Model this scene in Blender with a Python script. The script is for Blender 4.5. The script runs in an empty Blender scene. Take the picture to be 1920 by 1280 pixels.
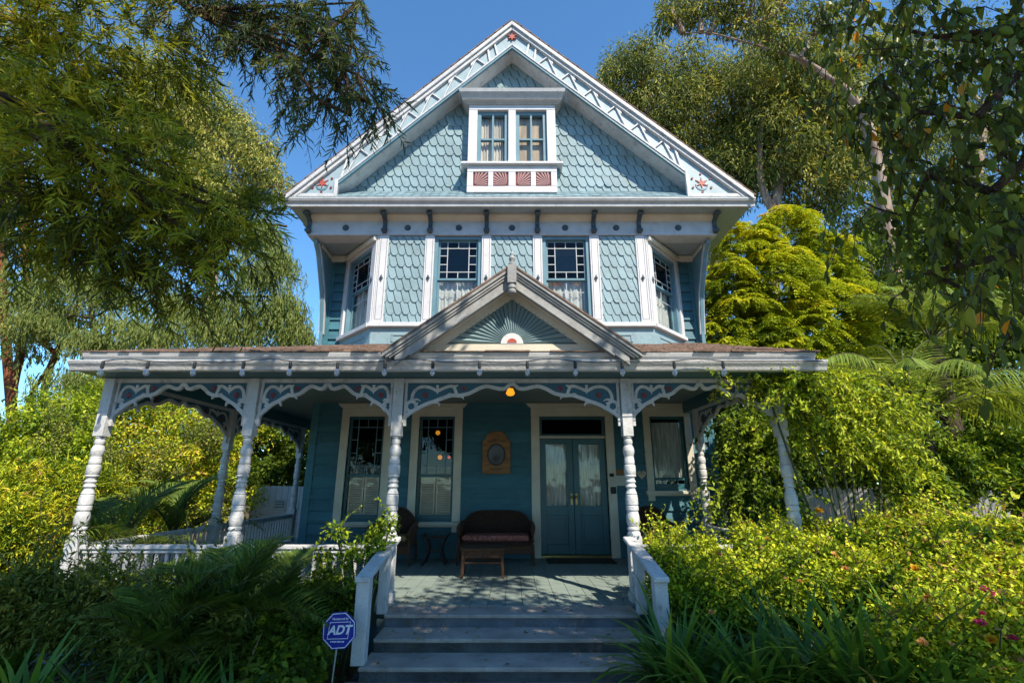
import bpy, bmesh, math, random
import numpy as np
from mathutils import Vector, Matrix
random.seed(7)
rng = np.random.default_rng(11)
scn = bpy.context.scene
COL = scn.collection
PI = math.pi
# ------------------------------------------------------------------ camera numbers (photo is 1920 x 1280)
FPX, PITCH, CAMZ = 904.0, math.radians(16.2), 1.31
CP, SP = math.cos(PITCH), math.sin(PITCH)
def at(px, py, Y):
    """point seen at a photo pixel, at distance Y in front of the camera"""
    a = (px - 960) / FPX; b = (640 - py) / FPX
    y = CP - b * SP; z = SP + b * CP
    return Vector((a / y * Y, Y, CAMZ + z / y * Y))
def span(px, py, Y):
    b = (640 - py) / FPX
    return px / FPX / (CP - b * SP) * Y
# ------------------------------------------------------------------ materials
def node(nt, kind, **kw):
    n = nt.nodes.new(kind)
    for k, v in kw.items(): setattr(n, k, v)
    return n
def new_mat(name):
    m = bpy.data.materials.new(name); m.use_nodes = True
    nt = m.node_tree; nt.nodes.clear()
    out = node(nt, 'ShaderNodeOutputMaterial')
    return m, nt, out
def paint(name, col, rough=.5, var=.18, scale=6, bump=.15, col2=None, spec=.4, grain=None, dirt=0.0, island=0.0):
    """painted wood / plaster / stone: noise-varied colour, roughness and bump"""
    m, nt, out = new_mat(name)
    bs = node(nt, 'ShaderNodeBsdfPrincipled'); L = nt.links
    L.new(bs.outputs[0], out.inputs[0])
    tc = node(nt, 'ShaderNodeTexCoord')
    mp = node(nt, 'ShaderNodeMapping'); L.new(tc.outputs['Object'], mp.inputs[0])
    if grain: mp.inputs['Scale'].default_value = grain
    n1 = node(nt, 'ShaderNodeTexNoise'); n1.inputs['Scale'].default_value = scale; n1.inputs['Detail'].default_value = 6
    L.new(mp.outputs[0], n1.inputs['Vector'])
    n2 = node(nt, 'ShaderNodeTexNoise'); n2.inputs['Scale'].default_value = scale * 9; n2.inputs['Detail'].default_value = 3
    L.new(mp.outputs[0], n2.inputs['Vector'])
    rp = node(nt, 'ShaderNodeValToRGB'); L.new(n1.outputs['Fac'], rp.inputs[0])
    c2 = col2 or tuple(c * (1 - var * 1.6) for c in col)
    rp.color_ramp.elements[0].position = .3; rp.color_ramp.elements[1].position = .68
    rp.color_ramp.elements[0].color = (*c2, 1); rp.color_ramp.elements[1].color = (*col, 1)
    src = rp.outputs[0]
    if dirt:
        n3 = node(nt, 'ShaderNodeTexNoise'); n3.inputs['Scale'].default_value = scale * 2.3; n3.inputs['Detail'].default_value = 9
        n3.inputs['Roughness'].default_value = .7
        L.new(tc.outputs['Object'], n3.inputs['Vector'])
        r3 = node(nt, 'ShaderNodeValToRGB'); L.new(n3.outputs['Fac'], r3.inputs[0])
        r3.color_ramp.elements[0].position = .54; r3.color_ramp.elements[1].position = .72
        r3.color_ramp.elements[0].color = (0, 0, 0, 1); r3.color_ramp.elements[1].color = (dirt, dirt, dirt, 1)
        mx = node(nt, 'ShaderNodeMix'); mx.data_type = 'RGBA'
        L.new(r3.outputs[0], mx.inputs[0]); L.new(src, mx.inputs[6]); mx.inputs[7].default_value = (.09, .075, .055, 1)
        src = mx.outputs[2]
    if island:   # every board or shingle weathers a little differently
        ge = node(nt, 'ShaderNodeNewGeometry'); mr = node(nt, 'ShaderNodeMapRange'); L.new(ge.outputs['Random Per Island'], mr.inputs[0])
        mr.inputs[3].default_value = 1 - island; mr.inputs[4].default_value = 1 + island * .6
        hs = node(nt, 'ShaderNodeHueSaturation'); L.new(mr.outputs[0], hs.inputs['Value']); L.new(src, hs.inputs['Color'])
        src = hs.outputs[0]
    L.new(src, bs.inputs['Base Color'])
    bs.inputs['Roughness'].default_value = rough
    bs.inputs['Specular IOR Level'].default_value = spec
    if bump:
        b = node(nt, 'ShaderNodeBump'); b.inputs['Strength'].default_value = bump; b.inputs['Distance'].default_value = .02
        ad = node(nt, 'ShaderNodeMath'); ad.operation = 'ADD'
        L.new(n1.outputs['Fac'], ad.inputs[0]); L.new(n2.outputs['Fac'], ad.inputs[1])
        L.new(ad.outputs[0], b.inputs['Height']); L.new(b.outputs[0], bs.inputs['Normal'])
    return m
def leaf_mat(name, stops, trans=.4, rough=.55, tint=(1.25, 1.2, .6), spec=.2):
    """leaf: colour ramp over a per-leaf random attribute, diffuse + translucent"""
    m, nt, out = new_mat(name); L = nt.links
    at_ = node(nt, 'ShaderNodeAttribute'); at_.attribute_name = 'rnd'
    rp = node(nt, 'ShaderNodeValToRGB'); L.new(at_.outputs['Fac'], rp.inputs[0])
    el = rp.color_ramp.elements
    while len(el) < len(stops): el.new(.5)
    for e, (p, c) in zip(el, stops): e.position = p; e.color = (*c, 1)
    bs = node(nt, 'ShaderNodeBsdfPrincipled'); bs.inputs['Roughness'].default_value = rough
    bs.inputs['Specular IOR Level'].default_value = spec
    L.new(rp.outputs[0], bs.inputs['Base Color'])
    tr = node(nt, 'ShaderNodeBsdfTranslucent')
    mu = node(nt, 'ShaderNodeMix'); mu.data_type = 'RGBA'; mu.blend_type = 'MULTIPLY'; mu.inputs[0].default_value = 1
    L.new(rp.outputs[0], mu.inputs[6]); mu.inputs[7].default_value = (*tint, 1); L.new(mu.outputs[2], tr.inputs[0])
    mx = node(nt, 'ShaderNodeMixShader'); mx.inputs[0].default_value = trans
    L.new(bs.outputs[0], mx.inputs[1]); L.new(tr.outputs[0], mx.inputs[2]); L.new(mx.outputs[0], out.inputs[0])
    return m
def glass_mat(name, tint=(.93, .95, .95), refl=1.0, base=.022):
    m, nt, out = new_mat(name); L = nt.links
    tr = node(nt, 'ShaderNodeBsdfTransparent'); tr.inputs[0].default_value = (*tint, 1)
    gl = node(nt, 'ShaderNodeBsdfGlossy'); gl.inputs['Roughness'].default_value = .02
    gl.inputs['Color'].default_value = (refl, refl, refl, 1)
    lw = node(nt, 'ShaderNodeLayerWeight'); lw.inputs[0].default_value = .5
    pw = node(nt, 'ShaderNodeMath', operation='POWER'); L.new(lw.outputs['Facing'], pw.inputs[0]); pw.inputs[1].default_value = 5
    fr = node(nt, 'ShaderNodeMath', operation='MULTIPLY_ADD'); L.new(pw.outputs[0], fr.inputs[0]); fr.inputs[1].default_value = .8; fr.inputs[2].default_value = base
    tc = node(nt, 'ShaderNodeTexCoord'); n1 = node(nt, 'ShaderNodeTexNoise'); n1.inputs['Scale'].default_value = 2.5
    L.new(tc.outputs['Object'], n1.inputs['Vector'])
    b = node(nt, 'ShaderNodeBump'); b.inputs['Strength'].default_value = .12; b.inputs['Distance'].default_value = .05
    L.new(n1.outputs['Fac'], b.inputs['Height']); L.new(b.outputs[0], gl.inputs['Normal'])
    mx = node(nt, 'ShaderNodeMixShader'); L.new(fr.outputs[0], mx.inputs[0])
    L.new(tr.outputs[0], mx.inputs[1]); L.new(gl.outputs[0], mx.inputs[2]); L.new(mx.outputs[0], out.inputs[0])
    return m
def lamp_mat(name, col, strength):
    m, nt, out = new_mat(name); L = nt.links
    e = node(nt, 'ShaderNodeEmission'); e.inputs[0].default_value = (*col, 1); e.inputs[1].default_value = strength
    L.new(e.outputs[0], out.inputs[0]); return m
def cloth_mat(name, col, folds=60, trans=.3):
    """curtain cloth: weave noise, slightly translucent"""
    m, nt, out = new_mat(name); L = nt.links
    tc = node(nt, 'ShaderNodeTexCoord')
    n1 = node(nt, 'ShaderNodeTexNoise'); n1.inputs['Scale'].default_value = folds; n1.inputs['Detail'].default_value = 4
    mp = node(nt, 'ShaderNodeMapping'); mp.inputs['Scale'].default_value = (1, 1, .12); L.new(tc.outputs['Object'], mp.inputs[0]); L.new(mp.outputs[0], n1.inputs['Vector'])
    rp = node(nt, 'ShaderNodeValToRGB'); L.new(n1.outputs['Fac'], rp.inputs[0])
    rp.color_ramp.elements[0].position = .35; rp.color_ramp.elements[1].position = .65
    rp.color_ramp.elements[0].color = (*[c * .6 for c in col], 1); rp.color_ramp.elements[1].color = (*col, 1)
    d = node(nt, 'ShaderNodeBsdfDiffuse'); t = node(nt, 'ShaderNodeBsdfTranslucent')
    L.new(rp.outputs[0], d.inputs[0]); L.new(rp.outputs[0], t.inputs[0])
    mx = node(nt, 'ShaderNodeMixShader'); mx.inputs[0].default_value = trans
    L.new(d.outputs[0], mx.inputs[1]); L.new(t.outputs[0], mx.inputs[2]); L.new(mx.outputs[0], out.inputs[0])
    return m
M = {}
M['white'] = paint('white_paint', (.61, .61, .62), .5, .08, 3, .1, dirt=.22)
M['white_old'] = paint('weathered_white_paint', (.58, .585, .59), .55, .14, 4, .3, dirt=.6)
M['cream'] = paint('cream_paint', (.62, .58, .48), .5, .1, 4, .1)
M['grey_trim'] = paint('grey_white_trim', (.50, .51, .51), .5, .12, 5, .15, dirt=.4)
M['gable_grey'] = paint('weathered_shaded_grey_trim', (.34, .35, .35), .6, .2, 5, .25, dirt=.55)  # weathered trim, its grey deepened to carry shade on the porch gable
M['frieze'] = paint('shade_greyed_frieze_paint', (.50, .53, .56), .5, .12, 4, .1, dirt=.25)  # white frieze greyed so its colour holds the shade under the eave
M['pale'] = paint('pale_barge_paint', (.33, .43, .465), .5, .12, 4, .1)
M['shingle'] = paint('pale_blue_shingle_paint', (.252, .364, .400), .6, .12, 1.6, .3, spec=.25, dirt=.3, island=.09)
M['blue'] = paint('mid_blue_trim_paint', (.13, .25, .31), .45, .12, 4, .12)
M['siding'] = paint('teal_siding_paint', (.054, .172, .222), .5, .14, 2.5, .3, grain=(1, 1, 5), spec=.25, dirt=.25, island=.14)
M['teal'] = paint('dark_teal_paint', (.036, .125, .155), .35, .1, 4, .08)
M['fretblue'] = paint('fretwork_blue_paint', (.035, .12, .18), .5, .1, 4, .08)
M['darkmetal'] = paint('dark_slate_paint', (.055, .09, .115), .45, .2, 8, .2)
M['red'] = paint('brick_red_paint', (.45, .09, .06), .5, .15, 6, .1)
M['rose'] = paint('dusty_rose_paint', (.37, .205, .20), .55, .12, 6, .1)
M['deepred'] = paint('deep_red_paint', (.20, .035, .04), .55, .12, 6, .1)
M['roof'] = paint('brown_asphalt_shingle', (.27, .185, .145), .85, .35, 9, .6, spec=.15, island=.25)
M['floor'] = paint('green_grey_porch_floor', (.25, .315, .29), .55, .14, 3, .15, grain=(1, 6, 1), dirt=.3, island=.08)
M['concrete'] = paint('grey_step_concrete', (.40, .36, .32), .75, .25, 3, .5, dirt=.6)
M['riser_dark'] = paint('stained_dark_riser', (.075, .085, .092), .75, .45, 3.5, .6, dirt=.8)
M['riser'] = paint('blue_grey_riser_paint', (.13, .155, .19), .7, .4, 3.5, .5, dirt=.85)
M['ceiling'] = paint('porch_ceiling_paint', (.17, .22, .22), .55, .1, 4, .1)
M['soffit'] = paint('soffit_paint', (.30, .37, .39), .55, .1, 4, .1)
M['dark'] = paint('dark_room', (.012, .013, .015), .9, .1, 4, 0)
M['wicker'] = paint('dark_wicker', (.085, .038, .022), .5, .4, 40, 1.0)
M['wicker2'] = paint('brown_wicker', (.20, .095, .05), .5, .4, 40, 1.0)
M['iron'] = paint('black_iron', (.012, .012, .013), .4, .2, 20, .2)
M['brass'] = paint('old_brass', (.42, .30, .12), .3, .2, 20, .1); M['brass'].node_tree.nodes['Principled BSDF'].inputs['Metallic'].default_value = .9
M['bark'] = paint('brown_bark', (.13, .09, .06), .9, .4, 6, 1.0, col2=(.05, .035, .025), grain=(3, 3, .6), spec=.1)
M['eubark'] = paint('pale_eucalyptus_bark', (.42, .34, .28), .8, .4, 2.5, .6, col2=(.20, .11, .07), grain=(3, 3, .5), spec=.1)
M['redbark'] = paint('rusty_bark', (.26, .09, .04), .9, .4, 4, .9, col2=(.10, .04, .02), grain=(3, 3, .5), spec=.1)
M['stem'] = paint('green_brown_stem', (.09, .10, .035), .8, .3, 10, .3)
M['soil'] = paint('garden_soil', (.16, .115, .075), .95, .5, 3, 1.0, col2=(.07, .05, .035), spec=.1)
M['path'] = paint('walk_concrete', (.46, .43, .39), .85, .2, 2, .5, dirt=.3)
M['glass'] = glass_mat('window_glass')
M['glassdark'] = glass_mat('leaded_dark_glass', (.62, .66, .7))
M['glassred'] = glass_mat('stained_red_glass', (.42, .14, .10), .7)
M['glassamber'] = glass_mat('stained_amber_glass', (.45, .33, .12), .7)
M['glassblue'] = glass_mat('stained_blue_glass', (.15, .20, .38), .7)
M['lead'] = paint('pale_lead_came', (.42, .46, .48), .5, .1, 8, .1)
M['lace'] = cloth_mat('lace_curtain', (.80, .79, .74), 30, .2)
M['sheer'] = cloth_mat('sheer_curtain', (.86, .76, .66), 8, .2)
M['blind'] = cloth_mat('tan_blind', (.66, .50, .36), 8, .1)
M['shutter'] = paint('cream_shutter', (.72, .62, .50), .5, .1, 4, .05)
M['amber'] = lamp_mat('amber_lamp_glass', (1.0, .34, .02), .75)
M['redlamp'] = lamp_mat('red_lamp_glass', (1.0, .12, .08), .7)
M['bulb'] = glass_mat('clear_bulb_glass', (.8, .82, .85), 1.0, .3)
M['cord'] = paint('black_cord', (.02, .022, .025), .5, .1, 8, 0)
M['wood'] = paint('carved_oak', (.34, .17, .06), .55, .35, 4, .4, col2=(.16, .07, .025), grain=(1, 1, 4))
M['signblue'] = paint('sign_blue', (.008, .02, .30), .35, .05, 4, 0)
M['signwhite'] = paint('sign_white', (.70, .74, .82), .4, .05, 4, 0)
M['cushion'] = paint('floral_cushion', (.62, .20, .16), .9, .5, 22, .6, col2=(.08, .04, .03))
M['cushion2'] = paint('tan_cushion', (.40, .27, .12), .9, .5, 28, .5, col2=(.12, .10, .04))
M['mat'] = paint('brown_doormat', (.10, .075, .05), .95, .4, 30, 1.0)
M['photo'] = paint('grey_oval_print', (.16, .17, .19), .6, .5, 5, .05, col2=(.03, .03, .035))
M['ivory'] = paint('ivory_heart', (.55, .47, .33), .6, .15, 6, .1)
M['paper'] = paint('pale_paper', (.55, .55, .50), .7, .1, 6, .05)
M['steel'] = paint('thin_steel', (.45, .47, .48), .35, .1, 8, 0); M['steel'].node_tree.nodes['Principled BSDF'].inputs['Metallic'].default_value = .8
# ------------------------------------------------------------------ mesh builder
ORG = {}
def wpos(o): return ORG.get(o.name, Vector((0, 0, 0)))
class Face:
    """a facade frame: u along it, d out of it, z up"""
    def __init__(s, ox, oy, ux=1, uy=0, nx=0, ny=-1): s.v = (ox, oy, ux, uy, nx, ny)
    def __call__(s, u, d, z):
        ox, oy, ux, uy, nx, ny = s.v
        return (ox + u * ux + d * nx, oy + u * uy + d * ny, z)
class MB:
    def __init__(s): s.v = []; s.f = []
    def raw(s, vs, fs):
        k = len(s.v); s.v += [tuple(p) for p in vs]; s.f += [tuple(i + k for i in f) for f in fs]; return s
    def box(s, x0, x1, y0, y1, z0, z1, F=None):
        vs = [(x, y, z) for x in (x0, x1) for y in (y0, y1) for z in (z0, z1)]
        if F: vs = [F(*p) for p in vs]
        return s.raw(vs, [(0, 1, 3, 2), (4, 6, 7, 5), (0, 4, 5, 1), (2, 3, 7, 6), (0, 2, 6, 4), (1, 5, 7, 3)])
    def prism(s, pts, d0, d1, F):
        """polygon in (u, z) between depths d0 and d1 of facade F"""
        n = len(pts)
        vs = [F(u, d0, z) for u, z in pts] + [F(u, d1, z) for u, z in pts]
        return s.raw(vs, [tuple(range(n)), tuple(range(2 * n - 1, n - 1, -1))] + [(i, i + n, (i + 1) % n + n, (i + 1) % n) for i in range(n)])
    def extrude_x(s, prof, x0, x1):
        """profile in (y, z) from x0 to x1"""
        n = len(prof)
        vs = [(x0, y, z) for y, z in prof] + [(x1, y, z) for y, z in prof]
        return s.raw(vs, [tuple(range(n)), tuple(range(2 * n - 1, n - 1, -1))] + [(i, i + n, (i + 1) % n + n, (i + 1) % n) for i in range(n)])
    def extrude_y(s, prof, y0, y1):
        n = len(prof)
        vs = [(x, y0, z) for x, z in prof] + [(x, y1, z) for x, z in prof]
        return s.raw(vs, [tuple(range(n)), tuple(range(2 * n - 1, n - 1, -1))] + [(i, i + n, (i + 1) % n + n, (i + 1) % n) for i in range(n)])
    def ribbon(s, pts, w, d0, d1, F, closed=False):
        """board of width w that follows a path in (u, z); w may be a list"""
        n = len(pts); L = []; R = []
        for i in range(n):
            p0 = pts[(i - 1) % n] if (closed or i > 0) else pts[i]
            p1 = pts[(i + 1) % n] if (closed or i < n - 1) else pts[i]
            dx, dz = p1[0] - p0[0], p1[1] - p0[1]; l = math.hypot(dx, dz) or 1
            ww = (w[i] if isinstance(w, (list, tuple)) else w) / 2
            nx, nz = -dz / l * ww, dx / l * ww
            L.append((pts[i][0] + nx, pts[i][1] + nz)); R.append((pts[i][0] - nx, pts[i][1] - nz))
        vs = []
        for i in range(n): vs += [F(L[i][0], d0, L[i][1]), F(R[i][0], d0, R[i][1]), F(L[i][0], d1, L[i][1]), F(R[i][0], d1, R[i][1])]
        fs = []
        for i in range(n if closed else n - 1):
            a = 4 * i; b = 4 * ((i + 1) % n)
            fs += [(a, b, b + 1, a + 1), (a + 2, a + 3, b + 3, b + 2), (a, a + 2, b + 2, b), (a + 1, b + 1, b + 3, a + 3)]
        if not closed: fs += [(0, 1, 3, 2), (4 * n - 4, 4 * n - 2, 4 * n - 1, 4 * n - 3)]
        return s.raw(vs, fs)
    def tube(s, pts, r, n=8):
        """round tube along points; r may be a list"""
        pts = [Vector(p) for p in pts]; m = len(pts); rings = []
        ref = Vector((0, 0, 1)) if abs((pts[-1] - pts[0]).normalized().z) < .9 else Vector((1, 0, 0))
        vs = []
        for i, p in enumerate(pts):
            t = (pts[min(i + 1, m - 1)] - pts[max(i - 1, 0)]).normalized()
            a = t.cross(ref)
            if a.length < 1e-4: a = t.orthogonal()
            a.normalize(); b = t.cross(a)
            rr = r[i] if isinstance(r, (list, tuple)) else r
            vs += [p + (a * math.cos(2 * PI * k / n) + b * math.sin(2 * PI * k / n)) * rr for k in range(n)]
        fs = [(i * n + k, i * n + (k + 1) % n, (i + 1) * n + (k + 1) % n, (i + 1) * n + k) for i in range(m - 1) for k in range(n)]
        fs += [tuple(range(n - 1, -1, -1)), tuple(range((m - 1) * n, m * n))]
        return s.raw(vs, fs)
    def lathe(s, prof, cx, cy, n=16):
        """profile [(radius, z)] round a vertical axis"""
        vs = []
        for r, z in prof: vs += [(cx + r * math.cos(2 * PI * k / n), cy + r * math.sin(2 * PI * k / n), z) for k in range(n)]
        m = len(prof)
        fs = [(i * n + k, i * n + (k + 1) % n, (i + 1) * n + (k + 1) % n, (i + 1) * n + k) for i in range(m - 1) for k in range(n)]
        fs += [tuple(range(n - 1, -1, -1)), tuple(range((m - 1) * n, m * n))]
        return s.raw(vs, fs)
    def ball(s, c, r, n=10, sq=(1, 1, 1)):
        m = n // 2 + 1; vs = []
        for i in range(m):
            t = PI * (i + .001) / (m - 1 + .002)
            vs += [(c[0] + sq[0] * r * math.sin(t) * math.cos(2 * PI * k / n), c[1] + sq[1] * r * math.sin(t) * math.sin(2 * PI * k / n), c[2] + sq[2] * r * math.cos(t)) for k in range(n)]
        return s.raw(vs, [(i * n + k, i * n + (k + 1) % n, (i + 1) * n + (k + 1) % n, (i + 1) * n + k) for i in range(m - 1) for k in range(n)])
    def build(s, name, mat, parent=None, bevel=0, smooth=False, org=None):
        me = bpy.data.meshes.new(name)
        o0 = wpos(parent) if parent else Vector(org or (0, 0, 0))
        me.from_pydata([(x - o0.x, y - o0.y, z - o0.z) for x, y, z in s.v], [], s.f)
        bm = bmesh.new(); bm.from_mesh(me); bmesh.ops.recalc_face_normals(bm, faces=bm.faces); bm.to_mesh(me); bm.free()
        me.materials.append(mat)
        if smooth:
            me.shade_smooth()
            me.set_sharp_from_angle(angle=math.radians(38))
        o = bpy.data.objects.new(name, me); COL.objects.link(o)
        if parent: o.parent = parent
        else: o.location = o0
        ORG[o.name] = o0
        if bevel:
            b = o.modifiers.new('bevel', 'BEVEL'); b.width = bevel; b.segments = 1; b.limit_method = 'ANGLE'; b.angle_limit = math.radians(40)
        return o
def empty(name, label, cat, loc, group=None):
    o = bpy.data.objects.new(name, None); COL.objects.link(o); o.location = loc; ORG[o.name] = Vector(loc)
    o.empty_display_size = .1
    return tag(o, label, cat, group)
def tag(o, label, cat, group=None):
    o['label'] = label; o['category'] = cat
    if group: o['group'] = group
    return o
def structure(o): o['kind'] = 'structure'; return o
def copy_tree(o, loc=None, rot=None, scale=None, parent=None):
    c = o.copy(); COL.objects.link(c); ORG[c.name] = Vector(loc) if loc is not None else wpos(o)
    if parent is not None: c.parent = parent
    if loc is not None: c.location = loc
    if rot is not None: c.rotation_euler = rot
    if scale is not None: c.scale = (scale,) * 3 if isinstance(scale, (int, float)) else scale
    for ch in list(o.children): copy_tree(ch, parent=c)
    return c
SKY_STRENGTH, SUN_STRENGTH, EXPOSURE = .15, 4.2, 0.88
SKY_TINT = (.58, .87, .98)
SHADE_BLOBS = [(-.5, -.8, 6.4, .9, .9, .7), (.9, -.5, 6.5, 1.1, 1.1, .8), (2.3, 0, 6.4, 1.2, 1.2, .8), (3.6, -.2, 6.3, 1.1, 1.2, .8), (4.9, -1.3, 6.2, 1.2, 1.0, .8), (2.8, -1.6, 6.8, 1.2, 1.0, .9), (.8, -2.0, 7.0, 1.2, 1.0, .9),
  (-.9, 1.3, 7.75, .8, .5, .12), (.9, 1.3, 7.75, .7, .5, .12), (3.3, 1.2, 7.7, .6, .5, .12)]
SHADE_CLUMPS = 400
# ------------------------------------------------------------------ the house
YW, YB, YF = 9.39, 8.40, 8.00          # wall plane, bay front, eave front
HOUSE = empty('victorian_house', 'pale blue two storey gabled house with white trim and a deep front porch', 'house', (0, 9.4, -.47))
FW = Face(0, YW); FB = Face(0, YB)
def siding(mb, F, u0, u1, z0, z1, holes=(), h=.205, proud=.042):
    hash_u = {}
    cuts = sorted({z0, z1} | {z0 + h * i for i in range(1, int((z1 - z0) / h) + 1) if z0 + h * i < z1 - .01} | {z for q in holes for z in q[2:4] if z0 < z < z1})
    for a, b in zip(cuts[:-1], cuts[1:]):
        if b - a < .004: continue
        zm = (a + b) / 2; fr = ((zm - z0) % h) / h
        lo = z0 + h * math.floor((zm - z0) / h)
        da = proud - (a - lo) / h * (proud - .004); db = proud - (b - lo) / h * (proud - .004)
        iv = [(u0, u1)]
        for q in holes:
            if q[2] < zm < q[3]:
                iv = [p for s, e in iv for p in ((s, min(e, q[0])), (max(s, q[1]), e)) if p[1] - p[0] > .005]
        if hash_u.get(lo) is None: hash_u[lo] = [u0 + random.uniform(.3, 3.6) + 3.4 * k for k in range(-1, 4)]
        iv = [(p, q) for s, e in iv for p, q in zip([s] + [c + .0025 for c in hash_u[lo] if s + .1 < c < e - .1], [c - .0025 for c in hash_u[lo] if s + .1 < c < e - .1] + [e])]
        for s, e in iv:
            vs = [F(s, -.05, a), F(e, -.05, a), F(e, -.05, b), F(s, -.05, b), F(s, da, a), F(e, da, a), F(e, db, b), F(s, db, b)]
            mb.raw(vs, [(0, 1, 2, 3), (4, 5, 6, 7), (0, 1, 5, 4), (1, 2, 6, 5), (2, 3, 7, 6), (3, 0, 4, 7)])
W1 = (-2.79, .34, .64, 2.52); W2 = (-1.44, .34, .64, 2.52); W3 = (2.98, .33, 1.18, 2.52)
DR = (1.155, .63, 0.0, 2.52)
holes = [(c - w, c + w, a, b) for c, w, a, b in (W1, W2, W3, DR)]
mb = MB(); siding(mb, FW, -3.8, 3.8, -.02, 6.3, holes); mb.build('front_wall', M['siding'], HOUSE)
for sx in (-1, 1):
    mb = MB(); siding(mb, Face(sx * 3.8, YW + .03, 0, 1, sx, 0), 0, 9, -.02, 6.4); mb.build('side_wall', M['siding'], HOUSE)
for sx in (-1, 1): MB().box(sx * 3.8 - .07, sx * 3.8 + .07, YW - .045, YW + .09, -.02, 5.87).build('corner_board', M['siding'], HOUSE, .006)
mb = MB(); mb.box(-3.8, 3.8, 18.4, 18.5, 0, 6.4); mb.build('rear_wall', M['siding'], HOUSE)
# dark rooms behind the windows
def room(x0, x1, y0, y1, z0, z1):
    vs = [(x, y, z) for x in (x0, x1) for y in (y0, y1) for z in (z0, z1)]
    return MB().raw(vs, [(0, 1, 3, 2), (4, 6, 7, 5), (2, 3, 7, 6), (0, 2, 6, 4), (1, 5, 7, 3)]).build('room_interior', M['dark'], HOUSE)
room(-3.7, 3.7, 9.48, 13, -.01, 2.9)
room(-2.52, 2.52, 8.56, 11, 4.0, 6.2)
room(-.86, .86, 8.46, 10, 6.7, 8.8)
# ---- curtains as wavy sheets
def wavy(name, mat, parent, F, u0, u1, z0, z1, d, waves=9, amp=.026, gather=0):
    n = waves * 8; rows = 7; vs = []; fs = []
    for j in range(rows + 1):
        t = j / rows
        for i in range(n + 1):
            s = i / n; u = u0 + (u1 - u0) * s
            a = amp * (.5 + .5 * (1 - t)) * math.sin(s * waves * 2 * PI + .6 * math.sin(3 * t + s * 5)) + amp * .4 * math.sin(s * waves * 3.3 * PI + t)
            vs.append(F(u, d + a, z0 + (z1 - z0) * t))
    for j in range(rows):
        for i in range(n):
            a = j * (n + 1) + i; fs.append((a, a + 1, a + n + 2, a + n + 1))
    return MB().raw(vs, fs).build(name, mat, parent, smooth=True)
def leaded(mb, F, u0, u1, z0, z1, d, w=.012, cell=.15):
    W, H = u1 - u0, z1 - z0
    def v(t, a=0, b=1): mb.box(u0 + W * t - w / 2, u0 + W * t + w / 2, d, d + .012, z0 + H * a, z0 + H * b, F)
    def h(t, a=0, b=1): mb.box(u0 + W * a, u0 + W * b, d + .002, d + .010, z0 + H * t - w / 2, z0 + H * t + w / 2, F)
    v(.2); v(.8); v(.5, 0, cell); v(.5, 1 - cell, 1); h(cell); h(1 - cell)
    for t in (.38, .62): h(t, 0, .2); h(t, .8, 1)
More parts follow.
